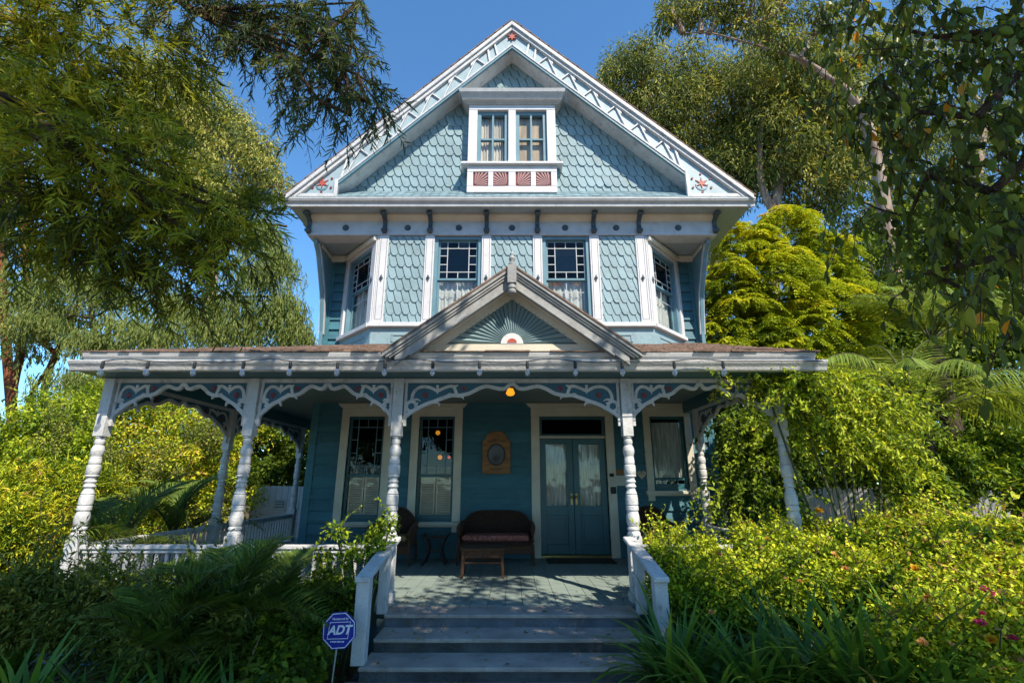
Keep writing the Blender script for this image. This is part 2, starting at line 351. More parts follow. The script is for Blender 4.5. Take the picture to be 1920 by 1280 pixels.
def double_hung(F, c, w, z0, z1, parent_name, trim, zmid, style, trimw=.15):
    """window = casing with head and sill; sash, panes, cames, shutters or curtain are its pieces"""
    mb = MB(); u0, u1 = c - w, c + w
    mb.box(u0 - trimw, u0, -.06, .05, z0 - .03, z1, F); mb.box(u1, u1 + trimw, -.06, .05, z0 - .03, z1, F)
    mb.box(u0 - trimw, u1 + trimw, -.06, .053, z1, z1 + .17, F)
    mb.prism([(u0 - trimw - .02, z1 + .17), (u1 + trimw + .02, z1 + .17), (u1 + trimw + .09, z1 + .25), (u0 - trimw - .09, z1 + .25)], -.03, .10, F)
    mb.box(u0 - trimw - .04, u1 + trimw + .04, -.06, .11, z0 - .09, z0 - .03, F)
    mb.box(u0 - trimw - .02, u1 + trimw + .02, -.03, .075, z0 - .12, z0 - .09, F)
    for a in (u0 - trimw, u1 + .005): mb.box(a, a + trimw - .005, -.03, .065, z0 - .21, z0 - .12, F)
    win = mb.build('window', trim, HOUSE, .006)
    s = MB(); t = .045
    s.box(u0, u0 + t, -.09, -.02, z0, z1, F); s.box(u1 - t, u1, -.09, -.02, z0, z1, F)
    s.box(u0 + t, u1 - t, -.09, -.02, z1 - t, z1, F); s.box(u0 + t, u1 - t, -.09, -.018, z0, z0 + .09, F)
    s.box(u0 + t, u1 - t, -.085, -.015, zmid - .025, zmid + .025, F)
    s.build('sash', M['teal'], win, .004)
    MB().box(u0 + t, u1 - t, -.066, -.06, zmid + .025, z1 - t, F).build('pane', M['glassdark' if style == 'shutter' else 'glass'], win)
    MB().box(u0 + t, u1 - t, -.076, -.07, z0 + .09, zmid - .025, F).build('pane', M['glass'], win)
    l = MB()
    if style == 'shutter': leaded(l, F, u0 + t, u1 - t, zmid + .025, z1 - t, -.058)
    else:
        for k in range(1, 4): l.box(u0 + t + (u1 - u0 - 2 * t) * k / 4 - .008, u0 + t + (u1 - u0 - 2 * t) * k / 4 + .008, -.068, -.058, z0 + .09, zmid - .025, F)
    l.build('lead_came', M['blue'], win)
    if style == 'shutter':
        sh = MB(); top = zmid + .19
        for a, b in ((u0 + t + .01, c - .008), (c + .008, u1 - t - .01)):
            sh.box(a, a + .03, -.13, -.105, z0 + .05, top, F); sh.box(b - .03, b, -.13, -.105, z0 + .05, top, F)
            for zz in (z0 + .09, zmid, top - .02): sh.box(a + .03, b - .03, -.13, -.106, zz - .02, zz + .02, F)
            n = int((top - z0 - .12) / .042)
            for k in range(n):
                zz = z0 + .12 + k * .042
                vs = [F(a + .03, -.135, zz + .03), F(b - .03, -.135, zz + .03), F(b - .03, -.108, zz), F(a + .03, -.108, zz),
                      F(a + .03, -.135, zz + .036), F(b - .03, -.135, zz + .036), F(b - .03, -.108, zz + .007), F(a + .03, -.108, zz + .007)]
                sh.raw(vs, [(0, 1, 2, 3), (4, 5, 6, 7), (0, 1, 5, 4), (1, 2, 6, 5), (2, 3, 7, 6), (3, 0, 4, 7)])
        sh.build('shutter', M['shutter'], win)
    else:
        wavy('lace_curtain', M['lace'], win, F, u0 + t, u1 - t, z0 + .20, z1 - .10, -.11, 9, .02)
    return win
double_hung(FW, *W1, 'w', M['cream'], 1.42, 'shutter')
double_hung(FW, *W2, 'w', M['cream'], 1.42, 'shutter')
double_hung(FW, *W3, 'w', M['cream'], 1.36, 'lace', .13)
# ---- front door
c, w = DR[0], DR[1]
mb = MB()
mb.box(c - w - .16, c - w, -.08, .06, 0, 2.52, FW); mb.box(c + w, c + w + .16, -.08, .06, 0, 2.52, FW)
mb.box(c - w - .16, c + w + .16, -.08, .063, 2.52, 2.69, FW)
mb.prism([(c - w - .18, 2.69), (c + w + .18, 2.69), (c + w + .26, 2.77), (c - w - .26, 2.77)], -.03, .11, FW)
mb.box(c - w, c + w, -.075, .02, 2.11, 2.15, FW)
dframe = mb.build('door_frame', M['cream'], HOUSE, .006)
MB().box(c - w, c + w, -.06, -.052, 2.15, 2.52, FW).build('transom_pane', M['glassdark'], dframe)
s = MB()
for a in (c - w, c + w - .05): s.box(a, a + .05, -.07, -.03, 2.15, 2.52, FW)
s.box(c - w + .05, c + w - .05, -.07, -.03, 2.47, 2.52, FW); s.box(c - w + .05, c + w - .05, -.07, -.03, 2.15, 2.19, FW)
s.build('transom_sash', M['teal'], dframe, .003)
MB().box(c - w, c + w, -.09, .03, -.005, .045, FW).build('threshold', M['brass'], dframe, .004)
for side in (-1, 1):
    a, b = (c - w + .004, c - .003) if side < 0 else (c + .003, c + w - .004)
    d = MB(); st = .115
    d.box(a, a + st, -.085, -.04, .05, 2.105, FW); d.box(b - st, b, -.085, -.04, .05, 2.105, FW)
    d.box(a + st, b - st, -.085, -.04, .05, .22, FW); d.box(a + st, b - st, -.085, -.04, .72, .88, FW); d.box(a + st, b - st, -.085, -.04, 2.0, 2.105, FW)
    d.box(a + st, b - st, -.082, -.058, .22, .72, FW)
    d.box(a + st + .05, b - st - .05, -.082, -.046, .28, .66, FW)
    leaf = d.build('front_door', M['teal'], HOUSE, .005)
    MB().box(a + st, b - st, -.072, -.066, .88, 2.0, FW).build('door_pane', M['glass'], leaf)
    wavy('lace_curtain', M['lace'], leaf, FW, a + st - .01, b - st + .01, .86, 2.01, -.10, 6, .014)
    hd = MB(); hx = c + .045 * side
    hd.box(hx - .018, hx + .018, -.04, -.032, .90, 1.10, FW); hd.ball((hx, YW - .015, 1.04), .028)
    hd.build('handle', M['brass'], leaf, smooth=True)
# ---- porch floor, ceiling, soffit, header
mb = MB()
nb = 46
for i in range(nb):
    x0 = -5.3 + i * (8.9 / nb); mb.box(x0 + .003, x0 + 8.9 / nb - .003, 5.93, 9.36, -.06, 0)
for i in range(9):
    x0 = -5.3 + i * .165; mb.box(x0 + .003, x0 + .162, 9.365, 15, -.06, 0)
mb.build('porch_floor', M['floor'], HOUSE)
for q in ((-5.17, -1.28, 6.0, 6.06), (1.28, 3.45, 6.0, 6.06), (-5.24, -5.18, 6.0, 15), (3.46, 3.52, 6.0, 9.3)): MB().box(*q, -.6, -.065).build('porch_skirt', M['blue'], HOUSE)
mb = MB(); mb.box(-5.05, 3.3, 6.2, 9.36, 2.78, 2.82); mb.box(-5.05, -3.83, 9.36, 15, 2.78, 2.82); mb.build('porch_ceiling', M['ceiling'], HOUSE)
mb = MB(); mb.box(-5.24, 3.7, 5.70, 6.03, 2.585, 2.615); mb.box(-5.24, -5.19, 6.03, 15, 2.585, 2.615); mb.box(3.44, 3.7, 6.03, 9.3, 2.585, 2.615)
mb.build('porch_soffit', M['teal'], HOUSE)
mb = MB(); mb.box(-5.2, 3.43, 6.03, 6.19, 2.575, 2.79); mb.box(-5.2, -5.05, 6.19, 15, 2.575, 2.79); mb.box(3.29, 3.43, 6.19, 9.3, 2.575, 2.79)
mb.build('porch_beam', M['teal'], HOUSE, .005)
# gutter and fascia
def gut(y0): return [(y0, 2.585), (y0 - .035, 2.60), (y0 - .05, 2.64), (y0 - .075, 2.675), (y0 - .085, 2.70), (y0 - .085, 2.715), (y0 - .06, 2.715), (y0, 2.70)]
def fas(y0): return [(y0, 2.70), (y0 - .02, 2.718), (y0 - .02, 2.75), (y0 - .045, 2.765), (y0 - .055, 2.80), (y0 - .055, 2.815), (y0, 2.81)]
mb = MB(); mb.extrude_x(gut(5.70), -5.33, 3.79)
pr = [(-5.245 - (5.70 - y), z) for y, z in gut(5.70)]; mb.extrude_y(pr, 5.705, 15)
mb.build('porch_gutter', M['white_old'], HOUSE)
mb = MB(); mb.extrude_x(fas(5.70), -5.20, 3.68)
pr = [(-5.18 - (5.70 - y) * .3, z) for y, z in fas(5.70)]; mb.extrude_y(pr, 5.705, 15)
mb.build('porch_fascia', M['grey_trim'], HOUSE)
# porch roof: stepped shingle courses, hipped at the left
SL = .315
def course_roof(name, p_eave, p_ridge, x0, x1, lfun, n, rise=.014):
    mb = MB()
    for i in range(n):
        t0, t1 = i / n, (i + 1.12) / n
        ya, yb = p_eave[0] + (p_ridge[0] - p_eave[0]) * t0, p_eave[0] + (p_ridge[0] - p_eave[0]) * t1
        za, zb = p_eave[1] + (p_ridge[1] - p_eave[1]) * t0, p_eave[1] + (p_ridge[1] - p_eave[1]) * t1
        x = lfun(t0); e = x1
        while x < e:
            wd = min(random.uniform(.12, .3), e - x); j = random.uniform(-.02, .012); k = rise * random.uniform(.7, 1.3)
            vs = [(x, ya + j, za), (x + wd, ya + j, za), (x + wd, yb, zb), (x, yb, zb), (x, ya + j, za + k), (x + wd, ya + j, za + k), (x + wd, yb, zb + .002), (x, yb, zb + .002)]
            mb.raw(vs, [(0, 1, 2, 3), (4, 5, 6, 7), (0, 1, 5, 4), (1, 2, 6, 5), (2, 3, 7, 6), (3, 0, 4, 7)])
            x += wd
    return mb.build(name, M['roof'], HOUSE)
course_roof('porch_roof', (5.63, 2.817), (9.36, 2.817 + SL * 3.73), -5.22, 3.72, lambda t: -5.22 + 3.73 * t, 26)
mb = MB(); mb.raw([(-5.22, 5.63, 2.816), (-1.49, 9.36, 2.816 + SL * 3.73), (-3.8, 9.36, 2.816 + SL * 1.42), (-3.8, 15, 2.816 + SL * 1.42), (-5.22, 15, 2.816)], [(0, 1, 2), (0, 2, 4), (2, 3, 4)])
mb.build('porch_roof_hip', M['roof'], HOUSE)
mb = MB(); mb.raw([(3.72, 5.63, 2.81), (3.72, 9.36, 2.81), (3.72, 9.36, 2.81 + SL * 3.73)], [(0, 1, 2)]); mb.build('porch_roof_end', M['soffit'], HOUSE)
# ---- turned porch posts
def post_profile():
    z = lambda y: 1.85 - (y - 350) / (905 - 350) * (1.85 - .70)
    P = [(.062, 350), (.072, 353), (.072, 360), (.058, 363), (.066, 372), (.070, 383), (.064, 395), (.056, 402), (.072, 408), (.086, 425), (.088, 440), (.080, 455), (.068, 468),
         (.074, 470), (.076, 485), (.078, 486), (.080, 508), (.066, 511), (.084, 517), (.088, 522), (.090, 545), (.090, 566), (.080, 571), (.088, 575), (.090, 580), (.066, 588), (.064, 596),
         (.062, 600), (.078, 606), (.080, 612), (.064, 619), (.068, 628), (.080, 634), (.082, 640), (.062, 644), (.064, 655), (.078, 670), (.088, 677), (.076, 682), (.086, 684), (.092, 700), (.092, 738),
         (.078, 742), (.092, 746), (.094, 768), (.080, 772), (.084, 780), (.096, 800), (.098, 825), (.088, 848), (.074, 856), (.092, 862), (.094, 872), (.076, 878), (.096, 890), (.098, 904), (.09, 906)]
    return [(r * .80, z(y)) for r, y in P][::-1]
PROF = post_profile()
def porch_post(x, y):
    mb = MB(); mb.lathe(PROF, x, y, 18)
    a = .064; mb.box(x - a, x + a, y - a, y + a, 1.85, 2.575); a = .074; mb.box(x - a, x + a, y - a, y + a, 0, .70)
    mb.box(x - .09, x + .09, y - .09, y + .09, 0.001, .10)
    return mb.build('porch_post', M['white_old'], HOUSE, .006, True)
YP = 6.10; PX = [-5.12, -3.28, -1.44, 1.44, 3.36]; SX = [8.85, 11.9]
for x in PX: porch_post(x, YP)
for y in SX: porch_post(-5.12, y)
porch_post(3.36, 8.80)
# ---- fretwork between the posts
ARCH = [(30, 430), (60, 385), (105, 345), (165, 310), (220, 280), (290, 255), (340, 235), (420, 207), (480, 208), (530, 200), (570, 188), (620, 160), (660, 142), (700, 132), (750, 140), (800, 152), (850, 150), (878, 126), (905, 112)]
SCROLL = [(110, 250), (115, 200), (140, 160), (185, 137), (240, 140), (280, 156), (310, 170), (350, 153), (390, 137), (425, 132), (445, 147), (458, 180), (470, 207)]
SPIKES = [[(270, 262), (318, 268), (330, 296)], [(470, 212), (505, 216), (522, 238)], [(308, 122), (312, 165), (308, 196)], [(415, 130), (455, 132), (474, 120)], [(120, 248), (150, 240), (182, 254)], [(140, 300), (150, 280), (160, 262)], [(380, 225), (400, 200), (420, 190)]]
def smooth(pts, k=3):
    out = []
    n = len(pts)
    for i in range(n - 1):
        p0, p1, p2, p3 = pts[max(i - 1, 0)], pts[i], pts[i + 1], pts[min(i + 2, n - 1)]
        for j in range(k):
            t = j / k
            out.append(tuple(.5 * (2 * b + (c - a) * t + (2 * a - 5 * b + 4 * c - d) * t * t + (3 * b - a - 3 * c + d) * t ** 3) for a, b, c, d in zip(p0, p1, p2, p3)))
    return out + [pts[-1]]
def star(mb, F, u, z, r, d0, d1, n=6, inner=.42):
    mb.prism([(u + r * (1 if i % 2 == 0 else inner) * math.sin(PI * i / n), z + r * (1 if i % 2 == 0 else inner) * math.cos(PI * i / n)) for i in range(2 * n)], d0, d1, F)
def fretwork(F, u0, u1, zt=2.525, zb=2.0):
    um = (u0 + u1) / 2; W = um - u0; H = zt - zb
    def m(p, s):
        f = (p[0] - 45) / 860
        return ((u0 + f * W) if s < 0 else (u1 - f * W), zt - (p[1] - 105) / 335 * H)
    fr = MB()
    fr.box(u0, u1, -.03, .03, zt, 2.575, F)
    for a in (u0 + .012, u1 - .045): fr.box(a, a + .033, -.025, .025, zb - .02, zt, F)
    for s in (-1, 1):
        k = s * .001
        fr.ribbon([m(p, s) for p in smooth(ARCH)], .044, -.022 + k, .022 + k, F)
        fr.ribbon([m(p, s) for p in smooth(SCROLL)], .038, -.020 + k, .020 + k, F)
        cx, cz = m((108, 296), s)
        fr.ribbon([(cx + .062 * math.cos(t * PI / 8), cz + .062 * math.sin(t * PI / 8)) for t in range(16)], .04, -.018 + k, .018 + k, F, True)
        for sp in SPIKES: fr.ribbon([m(p, s) for p in smooth(sp)], [.036, .034, .03, .026, .022, .014, .004][:len(smooth(sp))], -.019 + k, .019 + k, F)
    f = fr.build('fretwork_arch', M['white_old'], HOUSE)
    a = [m(p, -1) for p in smooth(ARCH)]; b = [m(p, 1) for p in smooth(ARCH)][::-1]
    pn = MB()
    for q, e in ((a, u0 + .01), (b[::-1], u1 - .01)):
        for i in range(len(q) - 1):
            if abs(q[i + 1][0] - q[i][0]) < 1e-4: continue
            pn.prism([(q[i][0], zt + .005), (q[i + 1][0], zt + .005), q[i + 1], q[i]], -.006, .006, F)
    pn.build('fret_panel', M['fretblue'], f)
    for s in (-1, 1):
        for p, r in (((215, 205), .05), ((520, 152), .044)):
            u, z = m(p, s); fl = MB(); star(fl, F, u, z, r, -.016, .016); fl.build('painted_flower', M['deepred'], f)
    return f
FP = Face(0, YP)
for a, b in zip(PX[:-1], PX[1:]): fretwork(FP, a + .064, b - .064)
FL = Face(-5.12, 0, 0, 1, -1, 0); FR = Face(3.36, 0, 0, 1, 1, 0)
fretwork(FL, YP + .064, SX[0] - .064); fretwork(FL, SX[0] + .064, SX[1] - .064); fretwork(FR, YP + .064, 8.8 - .064)
# ---- porch railings
def railing(F, u0, u1):
    mb = MB(); mb.box(u0, u1, -.05, .05, .555, .60, F); mb.box(u0, u1, -.03, .03, .51, .555, F); mb.box(u0, u1, -.03, .03, .08, .13, F)
    r = mb.build('porch_railing', M['white_old'], HOUSE, .006)
    n = max(2, int((u1 - u0) / .115)); first = None
    for i in range(n):
        u = u0 + (u1 - u0) * (i + .5) / n
        MB().box(u - .017, u + .017, -.017, .017, .13, .51, F).build('baluster', M['white_old'], r)
    return r
railing(FP, PX[0] + .09, PX[1] - .09); railing(FP, PX[1] + .09, PX[2] - .09); railing(FP, PX[3] + .09, PX[4] - .09)
railing(FL, YP + .09, SX[0] - .09); railing(FL, SX[0] + .09, SX[1] - .09); railing(FR, YP + .09, 8.7)
# ---- front steps
edges = [(5.57, -.004), (5.20, -.122), (4.83, -.24), (4.45, -.358), (4.07, -.476)]
for i, (y, z) in enumerate(edges):
    yb = 5.93 if i == 0 else edges[i - 1][0] + .02
    x = 1.32 + (.02 if i > 1 else 0) + (.12 if i > 2 else 0)
    t = MB().box(-x, x, y - .02, yb, z - .035, z).build('stair_tread', M['concrete'], HOUSE, .008)
    zz = edges[i + 1][1] if i < 4 else -.6
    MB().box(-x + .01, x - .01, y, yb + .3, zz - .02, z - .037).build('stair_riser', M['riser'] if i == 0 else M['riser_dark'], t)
# stair railings
for sx in (-1, 1):
    a = sx * 1.36
    mb = MB()
    for k, (y, z) in enumerate([]): pass
    ya, za, yb, zb = 4.80, .475, 6.02, .70
    vs = []
    for y, z in ((ya, za), (yb, zb)):
        for dx in (-.07, .07):
            for dz in (-.045, .0): vs.append((a + dx, y, z + dz))
    mb.raw(vs, [(0, 1, 3, 2), (4, 6, 7, 5), (0, 4, 5, 1), (2, 3, 7, 6), (0, 2, 6, 4), (1, 5, 7, 3)])
    r = mb.build('stair_handrail', M['white_old'], HOUSE, .008)
    n = MB().box(a - .06, a + .06, 4.84, 4.96, -.24, .455); n.box(a - .062, a + .062, 4.838, 4.962, -.236, -.225)
    n.build('newel_post', M['white_old'], r, .006)
    MB().box(a - .05, a + .05, 5.58, 5.69, -.01, .585).build('rail_post', M['white_old'], r, .006)
# ---- bay: corners
XF, XBk, YBk = 2.585, 3.49, YW - .03
s2 = math.sqrt(.5)
dl = math.hypot(XBk - XF, YBk - YB)
ux, uy = (XBk - XF) / dl, (YBk - YB) / dl
FBR = Face(XF, YB, ux, uy, uy, -ux); FBL = Face(-XF, YB, -ux, uy, -uy, -ux)
mb = MB()
mb.box(-XF, XF, -.0, -.06, 3.45, 4.02, FB)
for F in (FBR, FBL): mb.box(0.002, dl, -.06, 0, 3.45, 4.02, F)
for a, b in ((-2.2, -.2), (.2, 2.2)):
    mb.box(a, b, 0, .014, 3.86, 3.90, FB); mb.box(a, a + .04, 0, .014, 3.74, 3.86, FB); mb.box(b - .04, b, 0, .014, 3.74, 3.86, FB)
for F in (FBR, FBL): mb.box(.25, dl - .2, 0, .014, 3.86, 3.90, F)
mb.build('bay_apron', M['shingle'], HOUSE, .005)
mb = MB(); mb.box(-XF - .035, XF + .035, -.02, .075, 4.02, 4.10, FB); mb.box(-XF, XF, 0, .03, 3.55, 3.66, FB)
for F in (FBR, FBL): mb.box(.03, dl, -.02, .076, 4.021, 4.099, F)
mb.build('bay_sill', M['white'], HOUSE, .006)
ZT = 5.87
# bay backing wall (behind shingles)
PIL = [-2.46, -1.58, -.49, .49, 1.58, 2.46]; PW = .09
SHP = [(-2.37, -1.67), (-.40, .40), (1.67, 2.37)]; WNP = [(-1.49, -.58), (.58, 1.49)]
for a, b in SHP: MB().box(a - .03, b + .03, -.08, -.03, 4.10, ZT, FB).build('bay_wall', M['shingle'], HOUSE)
def shingles(F, u0, u1, z0, z1, w, h, base=0.0, clip=None, thick=.021):
    """fish-scale courses with slanted joints; clip(u, z) -> keep"""
    mb = MB(); rows = int((z1 - z0) / h) + 2
    for r in range(rows):
        zb = z0 - h * .30 + r * h                     # lowest point of the course
        k0 = int(math.floor((u0 - w) / w)) - 1; k1 = int(math.ceil((u1 + w) / w)) + 1
        for k in range(k0, k1):
            us = k * w; g = w * .12
            jz = random.uniform(-.006, .006); dp = random.uniform(-.002, .004) + (.008 if random.random() < .03 else 0)
            pts = []
            zt = zb + h * 1.22; zs = zb + h * .20; sl = -w * .50
            # top (slanted joints lean to the left going up), then the round butt
            pts.append((us + g / 2 + sl, zt)); pts.append((us + g / 2, zs))
            pts.append((us + w * .11, zs - .004))
            for q in range(1, 8):
                t = PI * q / 8
                pts.append((us + w / 2 - w * .37 * math.cos(t), zs - .01 - h * .19 * math.sin(t) + jz))
            pts.append((us + w * .89, zs - .004))
            pts.append((us + w - g / 2, zs)); pts.append((us + w - g / 2 + sl, zt))
            P = []
            for u, z in pts: P.append((min(max(u, u0), u1), min(max(z, z0), z1)))
            if max(p[0] for p in P) - min(p[0] for p in P) < .01 or max(p[1] for p in P) - min(p[1] for p in P) < .01: continue
            if clip:
                Q = clip(P)
                if Q is None: continue
                P = Q
            ft = lambda z: base + (.020 if thick > .01 else .004) + thick * max(0, min(1, (zt - z) / (zt - zb)))
            n = len(P)
            vs = [F(u, ft(z) + dp, z) for u, z in P] + [F(u, base - .004, z) for u, z in P]
            mb.raw(vs, [tuple(range(n))] + [(i, i + n, (i + 1) % n + n, (i + 1) % n) for i in range(n)])
    return mb
for a, b in SHP: shingles(FB, a, b, 4.10, ZT, .145, .240, -.03).build('shingle_panel', M['shingle'], HOUSE)
for p in PIL:
    mb = MB(); mb.box(p - PW, p + PW, -.08, .03, 4.10, ZT, FB)
    pl = mb.build('pilaster', M['white'], HOUSE, .005)
    g = MB()
    for a in (p - PW + .028, p + PW - .034): g.box(a, a + .007, .029, .0325, 4.16, 5.80, FB)
    g.box(p - PW + .035, p + PW - .034, .029, .0325, 4.16, 4.167, FB)
    g.build('groove', M['darkmetal'], pl)
    o = MB(); zc = 4.98
    o.prism([(p, zc - .075), (p + .035, zc), (p, zc + .075), (p - .035, zc)], .03, .045, FB)
    o.ball(FB(p, .05, zc), .018); o.build('diamond_ornament', M['darkmetal'], pl)
def bay_window(F, u0, u1, z0, z1, zmid, stain, curtain=True):
    mb = MB(); t = .07
    mb.box(u0, u0 + t, -.16, -.012, z0, z1, F); mb.box(u1 - t, u1, -.16, -.012, z0, z1, F); mb.box(u0 + t, u1 - t, -.16, -.014, z1 - .06, z1, F); mb.box(u0 + t, u1 - t, -.16, -.012, z0, z0 + .05, F)
    win = mb.build('window', M['blue'], HOUSE, .005)
    a, b = u0 + t, u1 - t; s = MB(); q = .04
    for za, zb, d in ((zmid, z1 - .06, -.07), (z0 + .05, zmid + .02, -.10)):
        s.box(a, a + q, d - .03, d, za, zb, F); s.box(b - q, b, d - .03, d, za, zb, F)
        s.box(a + q, b - q, d - .03, d - .001, zb - q, zb, F); s.box(a + q, b - q, d - .03, d - .001, za, za + q, F)
    s.build('sash', M['blue'], win, .003)
    l = MB(); leaded(l, F, a + q, b - q, zmid + q, z1 - .06 - q, -.079, .016, .17)
    l.box((a + b) / 2 - .008, (a + b) / 2 + .008, -.122, -.112, z0 + .09, zmid - .02, F); l.box(a + q, b - q, -.121, -.113, zmid - .24, zmid - .225, F)
    l.build('lead_came', M['lead'], win)
    zu0, zu1 = zmid + q, z1 - .06 - q; W = b - a - 2 * q; H = zu1 - zu0
    uu = [a + q, a + q + .2 * W, a + q + .8 * W, b - q]
    MB().box(uu[1], uu[2], -.088, -.084, zu0 + .17 * H, zu1 - .17 * H, F).build('pane', stain[0], win)
    def piece(m_, *bx): MB().box(*bx, F).build('stained_pane', m_, win)
    for k in range(3):
        za, zb = zu0 + (.17 + .22 * k) * H, zu0 + (.17 + .22 * (k + 1)) * H
        piece(stain[1 + k % 2], uu[0], uu[1], -.088, -.084, za, zb); piece(stain[1 + (k + 1) % 2], uu[2], uu[3], -.088, -.084, za, zb)
    for za, zb in ((zu0, zu0 + .17 * H), (zu1 - .17 * H, zu1)):
        um = (uu[0] + uu[3]) / 2
        for j, (p0, p1) in enumerate(((uu[0], uu[1]), (uu[1], um), (um, uu[2]), (uu[2], uu[3]))): piece(stain[1 + j % (len(stain) - 1)], p0, p1, -.088, -.084, za, zb)
    MB().box(a + q, b - q, -.118, -.114, z0 + .09, zmid - .02, F).build('pane', M['glass'], win)
    wavy('lace_curtain', M['lace'], win, F, a + .02, b - .02, z0 + .05, zmid + .02, -.19, 7, .02)
    return win
bay_window(FB, *WNP[0], 4.10, ZT, 4.98, (M['glassdark'], M['glassdark'], M['glassblue']))
bay_window(FB, *WNP[1], 4.10, ZT, 4.98, (M['glass'], M['glassamber'], M['glassred'], M['glassblue']))
for F in (FBR, FBL):
    mb = MB(); mb.box(.0, .17, -.08, .03, 4.10, ZT, F); mb.box(dl - .12, dl, -.08, .03, 4.10, ZT, F); mb.box(.17, dl - .12, -.08, .028, 5.72, ZT, F)
    mb.box(-.03, .012, -.05, .012, 4.10, ZT, F)
    pl = mb.build('bay_casing', M['white'], HOUSE, .005)
    o = MB(); o.prism([(.085, 4.9), (.12, 4.975), (.085, 5.05), (.05, 4.975)], .03, .045, F); o.build('diamond_ornament', M['darkmetal'], pl)
    bay_window(F, .17, dl - .12, 4.10, 5.72, 4.98, (M['glassdark'], M['glassdark'], M['glassblue']))
    # cream molding under the overhang
    mb = MB(); mb.box(.0, dl + .02, .03, .09, 5.76, 5.86, F); mb.build('bay_cornice', M['cream'], HOUSE, .01)
# ---- frieze and eave
XL, XR = -3.96, 3.96
mb = MB(); mb.box(XL, XR, -.30, .035, 5.88, 6.22, FB); mb.build('frieze', M['frieze'], HOUSE, .006)
mb = MB(); mb.extrude_x([(YB - .035, 6.17), (YB - .10, 6.22), (YB - .13, 6.26), (YB - .13, 6.29), (YB, 6.29), (YB, 6.17)], XL - .03, XR + .03); mb.build('frieze_molding', M['cream'], HOUSE)
mb = MB(); mb.box(XL, XR, 8.71, YW - .05, 5.90, 5.94); mb.build('overhang_ceiling', M['soffit'], HOUSE)
for sx in (-1, 1):
    mb = MB(); x = sx * 3.885
    mb.box(x - .06, x + .06, 8.71, 9.5, 5.88, 6.22); mb.box(min(x, x - sx * .10), max(x, x - sx * .10), 8.72, 9.33, 5.80, 5.879)
    mb.box(min(3.0 * sx, 3.8 * sx), max(3.0 * sx, 3.8 * sx), 9.25, 9.335, 5.76, 5.879)
    mb.build('overhang_cornice', M['cream'], HOUSE, .006)
    # large curved bracket under the overhang
    fb = Face(x - .05 * sx, 0, 0, 1, sx, 0)
    prof = [(8.46, 5.85), (8.50, 5.78), (8.62, 5.70), (8.72, 5.58), (8.80, 5.40), (8.92, 5.22), (9.02, 5.02), (9.06, 4.95), (9.10, 4.88), (9.15, 4.66), (9.20, 4.40), (9.24, 4.20), (9.24, 3.6), (9.42, 3.58), (9.42, 5.85)]
    mb = MB(); mb.prism(prof, -.035, .035, fb)
    br = mb.build('curved_bracket', M['blue'], HOUSE, .005)
    mb = MB(); mb.ribbon([(8.56, 5.80), (8.70, 5.68), (8.88, 5.38), (9.10, 4.98), (9.20, 4.6), (9.27, 4.15)], .04, -.055, .055, fb)
    mb.build('bracket_edge', M['grey_trim'], br)
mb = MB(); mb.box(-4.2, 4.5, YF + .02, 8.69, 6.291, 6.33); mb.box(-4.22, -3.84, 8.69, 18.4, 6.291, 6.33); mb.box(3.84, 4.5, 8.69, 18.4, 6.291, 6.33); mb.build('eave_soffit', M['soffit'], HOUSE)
mb = MB(); mb.extrude_x([(YF + .02, 6.275), (YF, 6.28), (YF - .01, 6.34), (YF - .05, 6.37), (YF - .07, 6.41), (YF - .07, 6.435), (YF + .02, 6.435)], -4.26, 4.57); mb.build('eave_fascia', M['grey_trim'], HOUSE)
for p in PIL + [-3.93, 3.93]:
    # little scrolled eave bracket
    F = Face(p, YB, 0, -1, 1, 0)
    pts = smooth([(.04, 5.90), (.085, 5.93), (.10, 5.98), (.075, 6.04), (.06, 6.09), (.08, 6.15), (.15, 6.19), (.235, 6.205), (.265, 6.235), (.25, 6.285)], 2)
    mb = MB(); mb.prism(pts + [(.04, 6.285)], -.04, .04, F); br = mb.build('eave_bracket', M['darkmetal'], HOUSE, .004)
    b = MB()
    for u, z, r in ((.085, 5.96, .032), (.245, 6.24, .03)): b.tube([F(u, -.055, z), F(u, .055, z)], r, 10)
    b.build('bracket_scroll', M['darkmetal'], br)
for x in (-3.22, -2.02, -1.03, 0, 1.03, 2.02, 3.22):
    mb = MB(); F = FB
    for r, d in ((.062, .05), (.045, .062), (.02, .07)):
        mb.prism([(x + r * math.cos(2 * PI * k / 16), 6.03 + r * math.sin(2 * PI * k / 16)) for k in range(16)], .03, d, F)
    mb.build('medallion', M['darkmetal'], HOUSE)
# ---- pent skirt of shingles over the eave
def sloped(u, d, z):  # map facade (u, z) onto the sloping skirt
    return (u, YF - .06 + (z) * .40 - d * .7, 6.44 + z * .37 + d * .7)
mb = shingles(sloped, -4.22, 4.5, 0, 1.06, .17, .18, thick=.007); mb.raw([sloped(-4.22, -.01, 0), sloped(4.5, -.01, 0), sloped(4.5, -.01, 1.08), sloped(-4.22, -.01, 1.08)], [(0, 1, 2, 3)])
mb.build('pent_shingles', M['shingle'], HOUSE)
